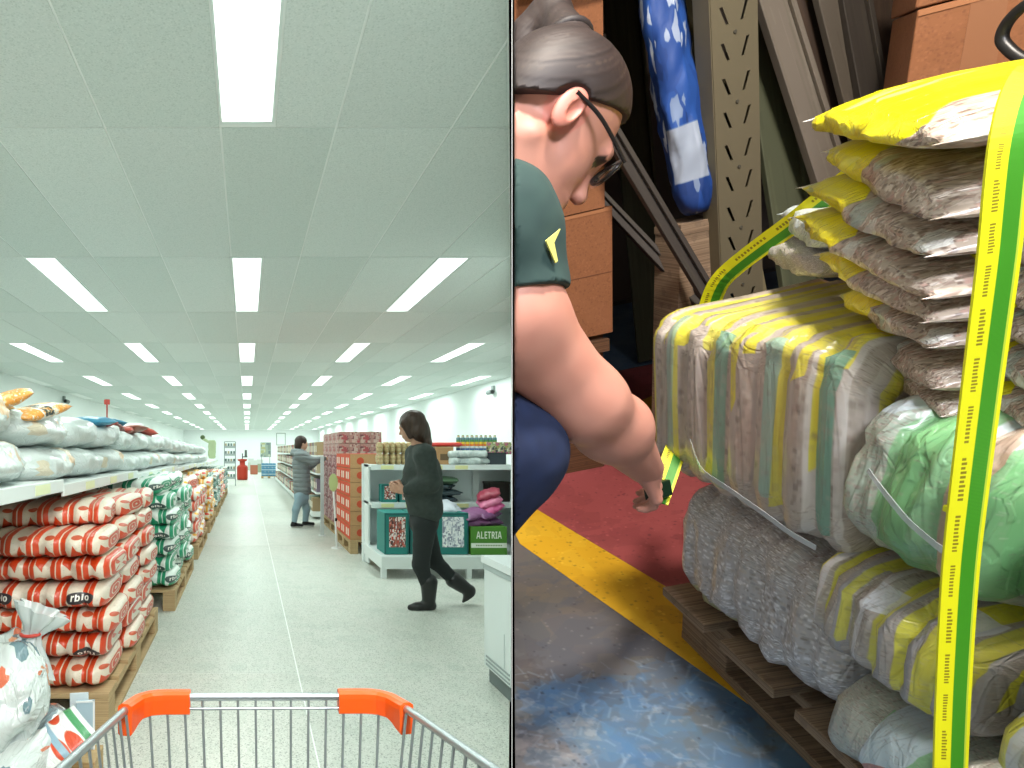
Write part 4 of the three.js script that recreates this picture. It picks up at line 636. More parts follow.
{ // shell
  const ft = canvasTex(1024, 1024, (g, w, h) => {
    const X = x => (x + 1.2) / 2.4 * w, Y = z => (1 - (z + 1.2) / 2.4) * h;
    g.fillStyle = rgb(88, 86, 88); g.fillRect(0, 0, w, h);
    blotch(g, w, h, 160, [rgb(78, 80, 88), rgb(104, 96, 86), rgb(70, 74, 84), rgb(112, 104, 92)], 20, 90, .35);
    const patch = (n, cols, x0, x1, z0, z1, r0, r1, al) => { for (let i = 0; i < n; i++) { g.globalAlpha = al * rr(.4, 1); g.fillStyle = cols[rnd() * cols.length | 0]; const x = X(rr(x0, x1)), y = Y(rr(z0, z1)), r = rr(r0, r1), e = rr(.4, 1); g.beginPath(); for (let k = 0; k < 18; k++) { const q = k / 18 * 6.283, s = r * rr(.45, 1.15); g.lineTo(x + Math.cos(q) * s, y + Math.sin(q) * s * e); } g.closePath(); g.fill(); } };
    patch(260, [rgb(70, 112, 150), rgb(84, 124, 160), rgb(62, 100, 138)], -.36, .25, .06, .7, 10, 50, .3);
    patch(240, [rgb(168, 160, 150), rgb(150, 146, 142), rgb(178, 172, 164)], -.8, -.26, .08, .6, 3, 22, .22);
    patch(160, [rgb(168, 164, 160), rgb(150, 160, 170)], -.4, .0, .1, .5, 1, 6, .3);
    patch(90, [rgb(112, 100, 84), rgb(70, 66, 66), rgb(98, 92, 86)], -.5, .1, -.5, .12, 8, 40, .4);
    for (let i = 0; i < 260; i++) { g.globalAlpha = .22; g.strokeStyle = rgb(150, 172, 190); g.lineWidth = rr(.6, 2.4); const x = X(rr(-.4, .1)), y = Y(rr(.0, .45)); g.beginPath(); g.moveTo(x, y); g.lineTo(x + rr(-14, 14), y + rr(-14, 14)); g.stroke(); }
    g.globalAlpha = 1; speckle(g, w, h, 5000, ['rgba(40,40,44,.4)', 'rgba(150,146,140,.3)'], 1, 3);
  }, 1 / 2.4, 1 / 2.4); ft.offset.set(.5, .5);
  const fl = struct('floor_storeroom', boxR(-3.2, 2.6, -.12, 0, -3, 3), std({ map: ft, roughness: .6 }), 'worn blue and grey painted concrete floor of the storeroom'); setR(fl);
  const poly = (pts, y, n, m) => { const s = new THREE.Shape(); pts.forEach(([a, b], i) => i ? s.lineTo(a, -b) : s.moveTo(a, -b)); return mesh(n, boxUV(new THREE.ExtrudeGeometry(s, { depth: y, bevelEnabled: false }).rotateX(-Math.PI / 2)), m, fl); };
  const paint = (c, d) => std({ map: canvasTex(256, 256, (g, w, h) => { g.fillStyle = c; g.fillRect(0, 0, w, h); blotch(g, w, h, 40, d, 8, 40, .3); speckle(g, w, h, 500, d, 1, 4); }, 2, 2), roughness: .55 });
  const yel = paint('#d2a21e', ['#c09018', '#deb434', '#a88420']), red = paint('#9a4a4c', ['#8a4044', '#a85658', '#7c3a3e']), blu = paint('#5c7690', ['#4c6680', '#6c869e', '#7a8a98']);
  const lim = z => { const a = -(NL.z * z - CLIP) / NL.x; return a + .012; };   // left end at floor level
  const L = z => Math.max(.25 * z, lim(z)), Rr = z => Math.max(.168 + .25 * z, lim(z) + .001), zs = []; for (let z = -1.75; z <= .9; z += .05) zs.push(z);
  poly([...zs.filter(z => Rr(z) > lim(z) + .002).map(z => [L(z), z]), ...zs.filter(z => Rr(z) > lim(z) + .002).reverse().map(z => [Rr(z), z])], .0012, 'painted_stripe', yel);
  poly([...zs.filter(z => z < .8).map(z => [Rr(z) + .001, z]), ...[[1.6, .75], [1.6, -1.75]]], .001, 'painted_zone', red);
  const q = [[600, 417], [648, 398], [705, 374], [705, 402], [652, 418], [610, 438]].map(([a, b]) => { const p = pY(a, b, 0); return [p.x, p.z]; });
  poly(q, .0022, 'painted_stripe', yel);
  poly([[lim(-2.9) + .01, -2.9], [lim(-1.76) + .01, -1.76], [2.5, -1.76], [2.5, -2.9]], .001, 'painted_zone', blu);
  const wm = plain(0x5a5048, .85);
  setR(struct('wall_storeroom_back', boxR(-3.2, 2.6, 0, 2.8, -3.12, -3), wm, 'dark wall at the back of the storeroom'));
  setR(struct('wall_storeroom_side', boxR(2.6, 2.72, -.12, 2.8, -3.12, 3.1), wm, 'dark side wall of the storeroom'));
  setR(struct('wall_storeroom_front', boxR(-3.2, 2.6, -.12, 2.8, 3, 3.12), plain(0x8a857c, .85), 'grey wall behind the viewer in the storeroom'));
  setR(struct('ceiling_storeroom', boxR(-3.2, 2.72, 2.8, 2.92, -3.12, 3.12), plain(0x9a958c, .85), 'grey ceiling of the storeroom'));
}
function lamp(label, pos, w, d, power, tint) {
  const t = thingR('main_or_fill_lamp', label, 'ceiling light', pos, 0);
  mesh('housing', boxG(-w / 2 - .02, w / 2 + .02, 0, .05, -d / 2 - .02, d / 2 + .02), plain(0x9aa0a0, .5), t);
  mesh('diffuser', boxG(-w / 2, w / 2, -.004, -.0005, -d / 2, d / 2), std({ color: 0xffffff, emissive: tint, emissiveIntensity: 2 }), t);
  const l = new THREE.RectAreaLight(tint, power, w, d); l.rotation.x = -Math.PI / 2; l.position.y = -.01; l.castShadow = true; t.add(l);
}
lamp('square ceiling lamp above the loaded pallet', [.04, 2.7, .5], .22, .22, STORE_MAIN * 6, 0xfff4e6);
lamp('unseen fill lamp added behind the viewer to brighten the bundle fronts', [-.02, 2.7, 1.75], .7, .6, STORE_FILL * 1.15 * 6, 0xf4f6ff);  // unseen lamp, added as soft fill for the fronts of the bundles
// ------------------------------------------------------------------ pallet and bundles
{ const t = thingR('pallet', 'weathered brown pallet under the plastic wrapped bean bundles', 'pallet', [0, 0, -.02], 0); palletParts(t, 1.05, 1.2, .15, woodDark, 'x', .045); }
const beans = ['#a4988c', '#c0b4a6', '#8a7f76', '#d4ccc2', '#ae9e92', '#7a7068', '#beb2aa'];
function bundleTex(bg, draw) { return film(canvasTex(512, 1024, (g, w, h) => { g.fillStyle = bg; g.fillRect(0, 0, w, h); const fine = () => { for (let i = 0; i < 26000; i++) { g.fillStyle = beans[rnd() * beans.length | 0]; g.globalAlpha = rr(.2, .7); g.fillRect(rnd() * w, rnd() * h, rr(3, 6), rr(1.5, 3.5)); } g.globalAlpha = 1; }; fine(); draw(g, w, h); }), { roughness: .32, clearcoat: .5, bumpScale: .008 }); }
const stripes = (g, w, h, n, cols, y0, y1, ww = .6) => { for (let i = 0; i < n; i++) { const x = (i + rr(.05, .3)) * w / n, a = rr(.3, ww) * w / n; g.fillStyle = cols[rnd() * cols.length | 0]; g.globalAlpha = rr(.75, .95); g.beginPath(); const ya = h * (y0 + rr(-.04, .04)), yb = h * (y1 + rr(-.06, .04)); g.moveTo(x, ya); g.quadraticCurveTo(x + rr(-8, 14), (ya + yb) / 2, x + rr(-4, 8), yb); g.lineTo(x + a * .8, yb - rr(0, 20)); g.quadraticCurveTo(x + a + rr(-8, 8), (ya + yb) / 2, x + a, ya); g.fill(); } g.globalAlpha = 1; };
const yl = ['#ded63a', '#d6d04a', '#e6df46', '#dad45c'];
const over = (g, w, h, n) => { for (let i = 0; i < n; i++) { g.fillStyle = beans[rnd() * beans.length | 0]; g.globalAlpha = rr(.08, .3); g.fillRect(rnd() * w, rnd() * h, rr(3, 7), rr(1.5, 4)); } g.globalAlpha = 1; };
const mA = bundleTex('#b4aaa0', (g, w, h) => { stripes(g, w, h, 20, ['#c4bcb4', '#d8d4ce', '#aca49e', '#b8b0a8'], .2, .88, .5); stripes(g, w, h, 15, yl, .3, .7, .62); stripes(g, w, h, 19, yl, .33, .62, .6); stripes(g, w, h, 10, yl, .55, .8, .35); stripes(g, w, h, 7, ['#7aa894', '#98b8aa'], .6, .84, .22); over(g, w, h, 9000); });
const mT = bundleTex('#bab6b6', (g, w, h) => { g.globalAlpha = .85; for (let i = 0; i < 15000; i++) { g.fillStyle = ['#e6e4e6', '#f4f2f2', '#9c989a', '#dcd8d8'][i % 4]; g.fillRect(rnd() * w, rnd() * h, rr(2, 6), rr(1, 3.4)); } g.globalAlpha = 1; g.globalAlpha = .35; g.fillStyle = '#c8c23c'; g.fillRect(w * .15, h * .85, w * .3, h * .05); });
const mY = bundleTex('#a8a09a', (g, w, h) => { stripes(g, w, h, 14, ['#b4b2b4', '#9a9698', '#c8c6c8'], .5, .92, .5); stripes(g, w, h, 13, yl, .48, .82, .8); stripes(g, w, h, 13, yl, .3, .62, .7); stripes(g, w, h, 5, ['#dfe2ea', '#c8ccd8'], .6, .7, .35); over(g, w, h, 7000); });
const mG = bundleTex('#a8b4a4', (g, w, h) => { stripes(g, w, h, 3, ['#78ac78', '#6ca06c', '#86b684'], .5, .92, 1.0); stripes(g, w, h, 5, ['#6fa870', '#629a66'], .56, .9, .6); stripes(g, w, h, 4, ['#d2dee2', '#e6ecf2'], .48, .64, .4); stripes(g, w, h, 4, ['#d8dcb8', '#b89c88'], .5, .88, .12); over(g, w, h, 2500); });
const mG2 = bundleTex('#a4a89c', (g, w, h) => { stripes(g, w, h, 3, ['#78b07a', '#6aa06c'], .6, .92, .7); stripes(g, w, h, 3, ['#d6e0ea', '#c0ccd4'], .56, .84, .5); blotch(g, w, h, 1, ['#a4685c'], 60, 60, .0); g.fillStyle = '#a87468'; g.beginPath(); g.ellipse(w * .6, h * .8, 90, 60, 0, 0, 7); g.fill(); over(g, w, h, 6000); });
function bundle(name, label, Z, Y, X, lobes, mat, o = {}) {
  const L = Z[1] - Z[0], H2 = Y[1] - Y[0], D = X[1] - X[0];
  const m = topR(name, pillow(L, H2, D, { lobes, n: o.n || 4, p: o.p || 8, nu: 60, nv: 40, wob: o.wob || .05, groove: o.g || .07, sd: o.sd || 1 }).rotateY(-Math.PI / 2), mat, label, 'bundle', [(X[0] + X[1]) / 2, (Y[0] + Y[1]) / 2, (Z[0] + Z[1]) / 2], o.turn || 0, o.group);
  if (o.tilt) m.rotateX(o.tilt);
  return m;
}
bundle('bean_bundle', 'grey clear wrapped bean bundle lying lowest on the pallet corner', [.0, .4], [.152, .44], [.0, .34], 7, mT, { sd: 301, n: 3.4, wob: .08 });
bundle('bean_bundle', 'large yellow striped bean bundle standing beside the held strap', [-.07, .38], [.452, .775], [-.015, .33], 8, mA, { sd: 302, n: 7, p: 14, g: .06, tilt: -.07 });
bundle('bean_bundle', 'green wrapped bundle with brown print low at the pallet edge', [.41, .62], [.152, .315], [-.035, .28], 3, mG2, { sd: 303, n: 3 });
bundle('bean_bundle', 'yellow and grey pleated bean bundle above the low green one', [.35, .58], [.318, .495], [-.03, .3], 6, mY, { sd: 304, n: 3.6, wob: .07, g: .1 });
bundle('bean_bundle', 'green wrapped bundle with clear film behind the long strap', [.38, .57], [.5, .735], [-.03, .3], 3, mG, { sd: 305, n: 3, wob: .08 });
bundle('bean_bundle', 'green wrapped bundle right of the long strap', [.585, .84], [.47, .7], [-.03, .3], 3, mG, { sd: 306, n: 3, wob: .08 });
bundle('bean_bundle', 'white and yellow bean bundle below the green one past the strap', [.6, .86], [.3, .468], [-.03, .3], 4, mY, { sd: 307, n: 3 });
bundle('bean_bundle', 'grey and yellow bean bundle lowest past the long strap', [.635, .9], [.152, .3], [-.02, .3], 4, mY, { sd: 308, n: 3 });
bundle('bean_bundle', 'grey bean bundle hidden low behind the outer row', [.0, .4], [.152, .45], [.36, .7], 6, mT, { sd: 309 });
bundle('bean_bundle', 'yellow striped bean bundle in the inner row behind the standing one', [-.04, .36], [.455, .74], [.36, .7], 7, mA, { sd: 310 });
bundle('bean_bundle', 'grey bean bundle of the inner row near the strap', [.41, .85], [.152, .45], [.33, .7], 7, mT, { sd: 311 });
bundle('bean_bundle', 'green bundle of the inner row near the strap', [.4, .85], [.455, .73], [.33, .7], 6, mG, { sd: 312 });
// flat one-kilo packs piled on the bundles
const packT = (s, ye = .42) => film(canvasTex(512, 256, (g, w, h) => {
  seed = s; g.fillStyle = '#b4a494'; g.fillRect(0, 0, w, h); speckle(g, w, h, 4000, ['#8f7c6e', '#c8b8a8', '#a08c7e', '#d8ccc0', '#7c6a5e', '#b8988a'], 3, 7);
  g.fillStyle = '#efe414'; g.fillRect(0, 0, w * ye, h);
  g.beginPath(); g.moveTo(w * (ye + .02), 0); for (let i = 0; i <= 12; i++) g.lineTo(w * (ye + .02 + .07 * Math.sin(i * 1.7)), h * i / 12); g.lineTo(w * .2, h); g.lineTo(w * .2, 0); g.fill();
  blotch(g, w, h * 1, 14, ['#e6ecea', '#cfdcd8', '#a8beb8'], 8, 26, .6); g.fillStyle = '#d8cc20'; for (let i = 0; i < 8; i++) g.fillRect(w * rr(.02, .4), 0, 2, h); g.fillStyle = '#e8e2d8'; g.fillRect(0, 0, w * .03, h);
}), { roughness: .3, clearcoat: .5 });
const packM = [packT(11), packT(12), packT(13)], packTop = packT(14, .8); seed = 4242;
function between(name, label, p, q, Hh, Dd, mat, o, group) {
  const x = q.clone().sub(p), L = x.length(); x.normalize(); const z = x.clone().cross(V(0, 1, 0)).normalize(), y = z.clone().cross(x).normalize();
  const m = top(name, pillow(L, Hh, Dd, o), mat, label, o.cat || 'packet', group), B = MR.clone().multiply(new THREE.Matrix4().makeBasis(x, y, z).setPosition(p.clone().add(q).multiplyScalar(.5).addScaledVector(V(1, 0, 0), o.dx || 0)));
  B.decompose(m.position, m.quaternion, m.scale); return m;
}
const packs = [[[862, 106], [1040, 122], .062, .26], [[868, 140], [1012, 206], .056, .2], [[850, 176], [1000, 246], .052, .2], [[836, 208], [992, 290], .05, .2], [[852, 248], [984, 316], .05, .18], [[866, 292], [976, 344], .05, .16], [[876, 332], [968, 388], .05, .14], [[892, 362], [962, 418], .045, .12]];
packs.forEach(([a, b, h, d], i) => between('bean_pack', i === 0 ? 'yellow ended bean packet topmost on the pile' : 'yellow ended bean packet ' + ORD[i] + ' from the top of the pile', pX(a[0], a[1], .17 - i * .012), pX(b[0], b[1], .02), h, d, i ? packM[i % 3] : packTop, { seal: .1, sd: 320 + i, wob: .12, n: 2.5, nu: 40, nv: 24, sag: .006, dx: .05 + .02 * (i === 0) }, 'flat bean packets piled on the bundles'));
for (let i = 0; i < 7; i++) between('bean_pack', 'yellow bean packet right of the long strap, ' + ORD[i] + ' from the top', pX(1000 - i * 5, 168 + i * 40, .08), pX(1100, 226 + i * 46, .04), .048, .18, packM[(i + 1) % 3], { seal: .08, sd: 340 + i, wob: .12, n: 2.5, nu: 34, nv: 20, dx: .07 }, 'bean packets right of the strap');
between('grey_pack', 'greyish clear bean packet behind the slanting strap', pX(806, 238, .32), pX(884, 266, .18), .05, .16, mT, { seal: .1, sd: 350, wob: .12, nu: 34, nv: 20 });
between('grey_pack', 'whitish clear packet above the grey one behind the strap', pX(828, 206, .3), pX(890, 236, .2), .05, .15, clearB, { seal: .1, sd: 351, wob: .12, nu: 34, nv: 20 });
// ------------------------------------------------------------------ straps
const strapT = canvasTex(128, 512, (g, w, h) => { g.fillStyle = '#e6e312'; g.fillRect(0, 0, w, h); g.fillStyle = '#3f9416'; g.fillRect(w * .48, 0, w * .4, h); g.fillStyle = '#2f7a10'; for (let i = 0; i < 128; i++) g.fillRect(w * .48, i * 4, w * .4, 1); g.fillStyle = '#b9d03a'; g.fillRect(w * .86, 0, w * .05, h); g.fillStyle = '#8a7c10'; for (let i = 0; i < 40; i++) if (i % 13 > 2) g.fillRect(w * .2, i * h / 40, w * rr(.1, .16), h / 70); }, 1, 1);
const strapM = std({ map: strapT, roughness: .5 });
function ribbon(name, label, pts, sides, wd, th, rep, parentTag) {
  const c = new THREE.CatmullRomCurve3(pts, false, 'catmullrom', .4), cs = sides && new THREE.CatmullRomCurve3(sides, false, 'catmullrom', .4), N = 60, pos = [], uv = [], idx = [];
  for (let i = 0; i <= N; i++) { const u = i / N, p = c.getPoint(u), t = c.getTangent(u), s = sides ? cs.getPoint(u).normalize() : t.clone().cross(p.clone().sub(CAM)).normalize(), n = s.clone().cross(t).normalize(); s.copy(t).cross(n).normalize(); for (const [a, b, uu] of [[-.5, -.5, 0], [.5, -.5, 1], [.5, .5, 1], [-.5, .5, 0]]) { pos.push(p.x + s.x * a * wd + n.x * b * th, p.y + s.y * a * wd + n.y * b * th, p.z + s.z * a * wd + n.z * b * th); uv.push(uu, u * rep); } }
  for (let i = 0; i < N; i++) for (let j = 0; j < 4; j++) { const a = i * 4 + j, b = i * 4 + (j + 1) % 4; idx.push(a, b, a + 4, b, b + 4, a + 4); }
  idx.push(0, 2, 1, 0, 3, 2, N * 4, N * 4 + 1, N * 4 + 2, N * 4, N * 4 + 2, N * 4 + 3);
  let g = new THREE.BufferGeometry(); g.setAttribute('position', new THREE.Float32BufferAttribute(pos, 3)); g.setAttribute('uv', new THREE.Float32BufferAttribute(uv, 2)); g.setIndex(idx); g = g.toNonIndexed(); g.computeVertexNormals();
  return g;
}
{
  const A = Rp(0, 0, 0), side = V(.95, .05, .1), P2 = (a, b, x) => Rp(...pX(a, b, x).toArray());
  const t = thing('cargo_strap', 'long yellow and green cargo strap over the front of the stack', 'strap');
  const pl = [[1090, 62, .02], [1034, 76, -.03], [1011, 140, -.065], [998, 260, -.07], [980, 400, -.07], [961, 560, -.07], [953, 690, -.07], [949, 800, -.07]].map(a => P2(...a));
  mesh('webbing', ribbon('', '', pl, pl.map(() => V(1, .05, .3)), .03, .003, 7), strapM, t);
  const cl = P2(961, 506, -.066), ck = mesh('joint', rbox(-.016, .016, -.004, .004, -.003, .003, .002), plain(0xe6e312, .5), t); ck.position.copy(cl); ck.quaternion.copy(QR); 
  const t2 = thing('cargo_strap', 'slanting yellow strap from the pack pile to the kneeling woman', 'strap');
  const p2 = [W(935, 112, .9), W(888, 149, .94), W(800, 218, 1.08), W(722, 279, 1.235), W(704, 330, 1.29), W(690, 405, 1.25), W(672, 460, 1.2), W(657, 502, 1.165)];
  mesh('webbing', ribbon('', '', p2, null, .036, .003, 5), strapM, t2);
  const ck2 = mesh('buckle', rbox(-.026, .026, -.014, .016, -.008, .008, .003), plain(0x10281a, .4), t2); ck2.position.copy(W(658, 491, 1.15)); ck2.rotation.set(0, .3, .25);
}
{ // clear film folded along the bottom of two bundles
  const fm = new THREE.MeshPhysicalMaterial({ color: 0xe6ecf0, roughness: .12, clearcoat: .5, transmission: .6, thickness: 0 }), P2 = (a, b, x) => Rp(...pX(a, b, x).toArray());
  const f1 = [[690, 440, -.02], [702, 470, -.035], [730, 490, -.034], [760, 511, -.036], [790, 533, -.034], [816, 548, -.03]].map(a => P2(...a)), f2 = [[868, 470, -.05], [884, 492, -.055], [907, 520, -.055], [937, 546, -.055], [962, 562, -.05]].map(a => P2(...a));
  top('plastic_film', ribbon('', '', f1, f1.map(() => V(-.25, .95, .1)), .009, .0008, 1), fm, 'folded clear film edge along the bottom of the standing bundle', 'film');
  top('plastic_film', ribbon('', '', f2, f2.map(() => V(-.25, .95, .1)), .008, .0008, 1), fm, 'folded clear film edge across the green bundle behind the strap', 'film');
}
// ------------------------------------------------------------------ background
const cartonM = std({ map: canvasTex(256, 256, (g, w, h) => { g.fillStyle = rgb(136, 86, 52); g.fillRect(0, 0, w, h); speckle(g, w, h, 3000, [rgb(130, 81, 49), rgb(144, 92, 58), rgb(122, 75, 45)], 1, 4); blotch(g, w, h, 20, [rgb(126, 78, 46), rgb(146, 94, 60)], 10, 40, .25); }, 3, 3), roughness: .85 });
function cartonR(label, x0, x1, y0, y1, z0, z1, group) {
  const t = thingR('brown_carton', label, 'carton', [x0, y0, z0]), q = (a, b, c, d, e, f) => { const g = boxR(a, b, c, d, e, f); return g && g.translate(-x0, -y0, -z0); };
  mesh('box', q(x0, x1, y0, y1, z0, z1), cartonM, t);
  const xm = (x0 + x1) / 2, tp = q(x0 + .002, x1 - .002, (y0 + y1) / 2 - .001, (y0 + y1) / 2 + .001, z1, z1 + .001); if (tp) mesh('seam', tp, plain(0x6a4028, .8), t);
  const e = q(x0 + .002, x1 - .001, y1 - .012, y1 - .001, z1, z1 + .0015); if (e) mesh('flap_edge', e, plain(0xa06a44, .8), t);
}
{
  const Zb = -.85, crateM = std({ map: woodDarkT, roughness: .9, color: 0xb89a80 }), pr = pZ(612, 205, Zb), pb = pZ(612, 332, Zb), pt = pZ(600, 0, Zb);
  cartonR('brown carton standing behind the woman\'s shoulder', -.3, pr.x, pb.y, pr.y - .002, Zb - .4, Zb);
  cartonR('tall brown carton on top behind the woman\'s head', -.3, pt.x + .005, pr.y, pr.y + .75, Zb - .4, Zb + .005);
  const d = thingR('wooden_crate', 'wooden crate under the brown cartons behind the woman', 'crate', [0, 0, Zb - .4]); const g = boxR(-.3, pr.x - .02, 0, pb.y - .003, Zb - .4, Zb - .02); mesh('crate', g.translate(0, 0, -Zb + .4), crateM, d); mesh('batten', boxR(-.2, pr.x - .01, pb.y - .06, pb.y - .02, Zb - .02, Zb).translate(0, 0, -Zb + .4), crateM, d);
}
{ // brown cartons at the upper right, turned a little
  const Z = -.38, a = pZ(910, 60, Z), yb = .5, tt = pZ(940, 3, Z).y, T = -.62, cx = Math.cos(T), sx = -Math.sin(T), at = (k, y) => [a.x + cx * k, y, a.z + sx * k];
  const ct = (label, k, y, w, h, dd) => { const t = thingR('brown_carton', label, 'carton', at(k, y), T); mesh('box', rbox(0, w, 0, h, -dd, 0, .004), cartonM, t); mesh('flap_edge', boxG(.002, w - .002, h - .012, h - .002, .0003, .0016), plain(0xa06a44, .8), t); mesh('tape', boxG(w / 2 - .025, w / 2 + .025, h * .55, h - .013, .0003, .001), plain(0x8a5a38, .5), t); };
  ct('brown carton in the stack behind the bean packets', 0, yb, .2, tt - yb - .003, .3); ct('brown carton at the right of the stack behind the bean packets', .206, yb, .3, tt - yb - .006, .3); ct('wide brown carton on top of the stack behind the bean packets', -.004, tt, .5, .3, .3);
  const d = thingR('wooden_crate', 'wooden crate under the brown cartons behind the bean packets', 'crate', at(0, 0), T); mesh('crate', boxG(.01, .5, 0, yb - .002, -.3, -.02), woodDark, d); mesh('batten', boxG(.01, .5, yb - .08, yb - .02, -.02, 0), woodDark, d);
}
{ // perforated rack upright
  const Z = -.72, l = pZ(715, 130, Z), r = pZ(758, 130, Z), w = r.x - l.x, xm = (l.x + r.x) / 2, h = 2.1;
  const s = new THREE.Shape(); s.moveTo(-w / 2, 0); s.lineTo(w / 2, 0); s.lineTo(w / 2, h); s.lineTo(-w / 2, h); s.closePath();
  for (let y = .06; y < h - .1; y += .082) for (const q of [-1, 1]) { const p = new THREE.Path(), cx = q * w * .22, k = q * .007; p.moveTo(cx - .004 + k, y + .022); p.lineTo(cx + .004 + k, y + .022); p.lineTo(cx + .0035 - k, y - .02); p.lineTo(cx - .0035 - k, y - .02); p.closePath(); s.holes.push(p); }
  const c = new THREE.Path();
  const t = thing('rack_upright', 'olive grey perforated steel rack upright behind the stack', 'rack post'), m = plain(0x655d48, .65, .1);
  { const p = pZ(733, 0, Z), q = pZ(741, 262, Z), up = p.clone().sub(q).normalize(); q.addScaledVector(up, -q.y / up.y); MR.clone().multiply(new THREE.Matrix4().makeBasis(up.clone().cross(V(0, 0, 1)).normalize(), up, V(0, 0, 1)).setPosition(q)).decompose(t.position, t.quaternion, t.scale); }
  mesh('face_plate', boxUV(new THREE.ExtrudeGeometry(s, { depth: .003, bevelEnabled: false })), m, t); for (const q of [-1, 1]) mesh('flange', boxG(q * w / 2 - .002, q * w / 2 + .002, 0, h, -.06, 0), m, t); mesh('foot_plate', boxG(-w * .7, w * .7, 0, .006, -.08, .03), m, t);
  for (let i = 0; i < 12; i++) mesh('rivet', new THREE.CylinderGeometry(.004, .004, .003, 10).rotateX(Math.PI / 2).translate(0, .1 + i * .164, .0045), plain(0x4a463a, .6), t);
}
function plank(label, a, b, Z0, Z1, wd, th, mat, name = 'leaning_board', group) {   // from top pixel to bottom pixel, leaning
  const p = pZ(a[0], a[1], Z0), q = pZ(b[0], b[1], Z1), x = p.clone().sub(q), up = x.clone().normalize(); q.addScaledVector(up, -Math.max(0, (q.y - .02) / up.y)); p.addScaledVector(up, .25);
  const L = p.distanceTo(q), z = V(0, 0, 1).addScaledVector(up, -up.z).normalize(), xx = up.clone().cross(z).normalize(), t = thing(name, label, 'board', [0, 0, 0], 0, group), B = MR.clone().multiply(new THREE.Matrix4().makeBasis(xx, up, z).setPosition(q));
  B.decompose(t.position, t.quaternion, t.scale);
  mesh('board', rbox(-wd / 2, wd / 2, 0, L, -th, 0, .003), mat, t); mesh('edge_lip', rbox(wd / 2 - .012, wd / 2, .01, L - .01, 0, .012, .002), mat, t);
}
{
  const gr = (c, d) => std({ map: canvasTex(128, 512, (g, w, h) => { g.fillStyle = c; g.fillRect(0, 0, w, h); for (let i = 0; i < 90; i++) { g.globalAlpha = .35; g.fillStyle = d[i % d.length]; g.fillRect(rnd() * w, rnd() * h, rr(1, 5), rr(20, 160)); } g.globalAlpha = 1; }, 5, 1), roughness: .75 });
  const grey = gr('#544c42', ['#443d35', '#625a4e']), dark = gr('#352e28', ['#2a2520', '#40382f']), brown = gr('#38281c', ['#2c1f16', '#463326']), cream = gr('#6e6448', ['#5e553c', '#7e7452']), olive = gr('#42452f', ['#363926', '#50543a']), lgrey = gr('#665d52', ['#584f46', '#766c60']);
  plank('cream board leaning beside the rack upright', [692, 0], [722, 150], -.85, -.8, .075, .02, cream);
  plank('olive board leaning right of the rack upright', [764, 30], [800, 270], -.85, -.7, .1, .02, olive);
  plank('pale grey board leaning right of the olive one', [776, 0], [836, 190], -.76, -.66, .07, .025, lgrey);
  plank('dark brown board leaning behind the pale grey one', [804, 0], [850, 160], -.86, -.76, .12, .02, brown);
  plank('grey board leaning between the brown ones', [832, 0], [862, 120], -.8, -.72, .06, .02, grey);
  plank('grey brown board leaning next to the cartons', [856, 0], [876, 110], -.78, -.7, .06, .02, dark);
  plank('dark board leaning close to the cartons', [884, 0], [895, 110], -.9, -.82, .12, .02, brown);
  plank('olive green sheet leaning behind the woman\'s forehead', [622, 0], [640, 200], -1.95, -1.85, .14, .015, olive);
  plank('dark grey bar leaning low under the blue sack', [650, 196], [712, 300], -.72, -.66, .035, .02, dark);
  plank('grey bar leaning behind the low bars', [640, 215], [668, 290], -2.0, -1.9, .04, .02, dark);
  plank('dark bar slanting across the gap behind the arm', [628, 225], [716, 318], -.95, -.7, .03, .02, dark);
  const tm = std({ map: canvasTex(256, 512, (g, w, h) => { g.fillStyle = '#21468c'; g.fillRect(0, 0, w, h); blotch(g, w, h, 40, ['#1a3a7a', '#2c56a4', '#183066'], 14, 60, .6); blotch(g, w, h, 70, ['#b4bccb', '#8f9cb4', '#c8ced8'], 4, 17, .8); g.fillStyle = '#9aa4b4'; g.fillRect(w * .2, h * .12, w * .2, h * .26); }), roughness: .5 });
  const a = pZ(655, -30, -.86), b = pZ(697, 212, -.8);
  between('blue_sack', 'blue and white printed woven sack standing between the boards', b, a, .1, .16, tm, { sd: 401, wob: .25, n: 2.6, p: 6, nu: 44, nv: 26, cat: 'sack' });
  const k = thingR('wooden_crate', 'wooden crate under the blue and white sack', 'crate', [b.x - .07, 0, b.z - .08]); mesh('crate', boxG(0, .12, 0, b.y - .02, 0, .12), woodDark, k); mesh('batten', boxG(-.002, .122, b.y - .05, b.y - .03, -.002, .122), woodDark, k);
}
{ // unseen rack shelf, added just above the view to shade the gap behind
  const t = thingR('added_shade_shelf', 'unseen steel shelf added above the leaning boards and blue sack for shade', 'rack', [.02, 1.47, -2.3]), m = plain(0x655d48, .65, .1);
  const q = (x0, x1, y0, y1, z0, z1) => { const g = boxR(x0 + .02, x1 + .02, y0 + 1.47, y1 + 1.47, z0 - 2.3, z1 - 2.3, .03); return g && g.translate(-.02, -1.47, 2.3); };
  mesh('front_beam', q(0, 1.7, 0, .09, 1.48, 1.53), m, t); mesh('rear_beam', q(0, 1.7, 0, .09, 0, .05), m, t); for (let i = 0; i < 8; i++) mesh('deck_board', q(0, 1.7, .09, .11, .02 + i * .19, .19 + i * .19), woodDark, t);
}
